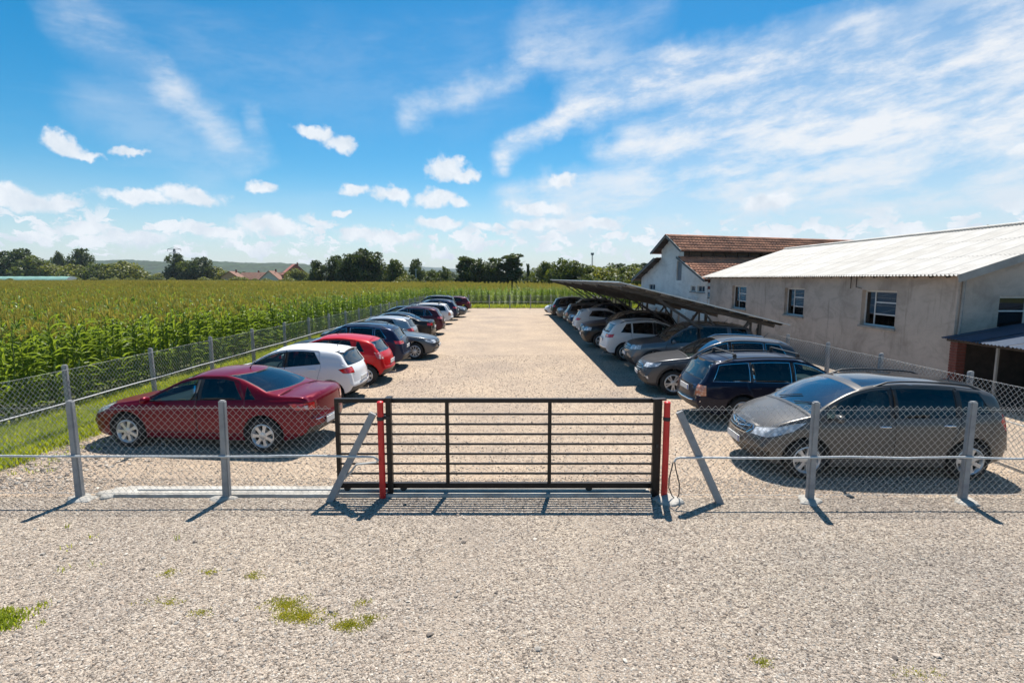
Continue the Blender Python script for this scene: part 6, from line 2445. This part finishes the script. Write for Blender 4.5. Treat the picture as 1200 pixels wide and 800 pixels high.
M_PYL = mat('pylon_steel', (0.17, 0.18, 0.19), .6, .4)
py = empty('pylon', (-252, 400, 0))
tag(py, 'lattice power pylon with cross arms rising behind the dark tree', 'pylon')
mb = MB()
for (sx, sy) in ((1, 1), (1, -1), (-1, 1), (-1, -1)):
    mb.beam((2.2 * sx, 2.2 * sy, 0), (.35 * sx, .35 * sy, 25), .28, .28, up=(0, 1, 0))
for k in range(9):
    w0, w1 = 2.2 - 1.85 * k / 9, 2.2 - 1.85 * (k + 1) / 9
    z0, z1 = 25 * k / 9, 25 * (k + 1) / 9
    for s in (-1, 1):
        mb.beam((-w0, s * w0, z0), (w1, s * w1, z1), .14, .14, up=(0, 1, 0))
        mb.beam((w0 * s, -w0, z0), (w1 * s, w1, z1), .14, .14, up=(1, 0, 0))
mb.build('mast', [M_PYL], py)
for z, l in ((24.6, 5.2), (21.6, 4.0)):
    m_ = MB().beam((-l, 0, z), (l, 0, z), .3, .35)
    m_.beam((-l, 0, z), (0, 0, z + 1.6), .16, .16)
    m_.beam((l, 0, z), (0, 0, z + 1.6), .16, .16)
    m_.build('cross_arm', [M_PYL], py)
    for s in (-1, 1):
        MB().tube([(s * l * .95, 0, z), (s * l * .95, 0, z - 1.6)], .12, 6).build('insulator', [M_PYL], py)
M_POLE = mat('pale_pole', (0.46, 0.46, 0.45), .8, var=.1)
o = empty('utility_pole', (-23.6, 131, 0))
tag(o, 'thin pale concrete pole in front of the narrow dark tree', 'pole')
MB().tube([(0, 0, -.2), (0, 0, 5.6)], [.13, .09], 8).build('shaft', [M_POLE], o)
MB().beam((-.5, 0, 5.3), (.5, 0, 5.3), .08, .1).build('cross_arm', [M_POLE], o)
o = empty('lattice_mast', (30.0, 200, 0))
tag(o, 'tall thin mast rising above the trees right of centre', 'mast')
mb = MB()
for a in range(3):
    mb.tube([(.35 * math.cos(a * 2.09), .35 * math.sin(a * 2.09), 0), (.20 * math.cos(a * 2.09), .20 * math.sin(a * 2.09), 12)], .07, 5)
for k in range(20):
    for a in range(3):
        t0, t1 = k / 20, (k + 1) / 20
        r0, r1 = .35 - .15 * t0, .35 - .15 * t1
        mb.tube([(r0 * math.cos(a * 2.09), r0 * math.sin(a * 2.09), 12 * t0), (r1 * math.cos((a + 1) * 2.09), r1 * math.sin((a + 1) * 2.09), 12 * t1)], .035, 4)
mb.build('lattice', [M_PYL], o)
MB().box((0, 0, 12.2), (1.1, .5, .8)).build('head', [M_PYL], o)

# ------------------------------------------------------------------ the parked cars
P_RED = paint('dark_red_metallic', (0.155, 0.001, 0.012), .25, .30)
P_TAUPE = paint('taupe_metallic', (0.125, 0.116, 0.107), .35, .30)
P_NAVY = paint('navy', (0.006, 0.009, 0.026), .25, .30)
P_GREY = paint('warm_grey_metallic', (0.080, 0.081, 0.087), .3, .30)
P_WHITE = paint('white_paint', (0.70, 0.70, 0.71), .0, .35)
P_BRIGHT = paint('bright_red', (0.46, 0.006, 0.009), .05, .33)
P_DBLUE = paint('dark_blue', (0.014, 0.022, 0.055), .3, .30)
P_SGREY = paint('slate_grey', (0.10, 0.105, 0.115), .5, .30)
P_SILVER = paint('silver', (0.40, 0.405, 0.415), .6, .30)
P_PEWTER = paint('pewter', (0.17, 0.172, 0.18), .55, .30)
P_BLACK = paint('black', (0.012, 0.012, 0.014), .1, .28)
P_MAROON = paint('maroon', (0.070, 0.010, 0.020), .3, .32)
P_STEELB = paint('steel_blue', (0.055, 0.085, 0.15), .4, .30)

KITS = {k: build_style(S) for k, S in STYLES.items()}
GLc, GRc = 'cars parked along the left fence', 'cars parked in the right row'


def park(style, x_end, y, rz, pnt, label, group, name='parked_car', sc=1.0):
    """x_end is where the end that faces the drive stands"""
    L = STYLES[style]['L'] * sc
    out = 1 if group is GLc else -1
    cx = x_end - out * L / 2 * abs(math.cos(R(rz)))
    return place_car(KITS[style], name, cx, y, rz, pnt, label, group, sc=sc)


park('sedan_coupe', -3.55, 10.48, 173.5, P_RED, 'dark red saloon with boot spoiler behind the front fence', GLc)
park('hatch', -3.92, 13.95, 178, P_WHITE, 'small white hatchback between the dark red saloon and the bright red hatchback', GLc)
park('hatch_round', -3.72, 16.45, 180, P_BRIGHT, 'bright red hatchback right behind the small white one', GLc)
park('crossover', -3.72, 19.0, 181, P_DBLUE, 'dark blue crossover with chrome window line beside the bright red hatchback', GLc)
park('sedan', -2.98, 21.55, 2, P_SGREY, 'slate grey saloon in the left row with its front to the drive', GLc)
park('hatch', -4.35, 24.5, 180, P_SILVER, 'silver hatchback beyond the grey front facing saloon', GLc)
park('sedan', -4.0, 27.5, 180, P_BLACK, 'black saloon between the silver hatchback and the maroon car', GLc)
park('crossover', -3.85, 30.5, 181, P_MAROON, 'maroon crossover in the middle of the left row', GLc)
park('hatch_round', -5.2, 33.6, 180, P_BLACK, 'black hatchback tucked back between the maroon crossover and the white estate', GLc)
park('estate', -4.15, 37.3, 180, P_WHITE, 'white estate with roof bars in the far left row', GLc)
park('crossover', -4.1, 41.0, 180, P_DBLUE, 'dark blue crossover just beyond the white estate with roof bars', GLc)
park('sedan', -3.75, 44.0, 0, P_SGREY, 'grey saloon near the far end of the left row with its front to the drive', GLc)
park('suv', -5.0, 47.6, 180, P_BLACK, 'black off road car near the far end of the left row', GLc)
park('hatch', -3.95, 51.6, 180, P_MAROON, 'maroon hatchback, last car of the left row', GLc)

park('mpv', 3.90, 8.98, 178.5, P_TAUPE, 'taupe people carrier behind the front fence on the right', GRc, sc=.965)
park('estate', 3.98, 12.15, 1, P_NAVY, 'navy estate with roof bars next to the taupe people carrier', GRc)
park('crossover_large', 3.62, 15.0, 175, P_GREY, 'large warm grey crossover facing the drive beside the navy estate', GRc, sc=.925)
park('suv', 3.95, 18.4, 178, P_PEWTER, 'pewter grey off road car nose out under the near end of the carport', GRc)
park('crossover', 3.55, 21.2, 1, P_WHITE, 'white crossover with its rear to the drive under the carport', GRc)
park('suv', 3.25, 24.9, 178, P_BLACK, 'black off road car with pale headlights facing the drive under the carport', GRc)
park('sedan', 3.6, 28.2, 180, P_STEELB, 'steel blue saloon nose out under the carport', GRc)
park('hatch', 3.55, 31.0, 0, P_WHITE, 'white hatchback with red tail lamps far under the carport', GRc)
park('crossover', 3.6, 34.2, 180, P_DBLUE, 'dark blue crossover nose out beyond the white hatchback under the carport', GRc)
park('estate', 3.6, 37.2, 0, P_SGREY, 'grey estate with roof bars deep under the carport', GRc)
park('suv', 3.4, 40.4, 180, P_SGREY, 'slate grey off road car nose out near the far end of the carport', GRc)
park('crossover_large', 3.15, 43.4, 0, P_BLACK, 'black large crossover at the far end of the carport', GRc)
park('hatch_round', 2.85, 46.6, 180, P_WHITE, 'white hatchback nose out, last under the carport', GRc)

# ------------------------------------------------------------------ the air
hz = MB().box((0, 3300, 44), (12100, 7500, 90)).build('haze', [])
vm = bpy.data.materials.new('haze_air')
vm.use_nodes = True
vm.node_tree.nodes.clear()
t = NT(vm.node_tree)
pv = t.n('ShaderNodeVolumePrincipled')
pv.inputs['Color'].default_value = (0.72, 0.84, 0.97, 1)
pv.inputs['Density'].default_value = 0.00011
ov = t.n('ShaderNodeOutputMaterial')
t.put(ov.inputs['Volume'], pv.outputs[0])
hz.data.materials.append(vm)
hz['kind'] = 'stuff'
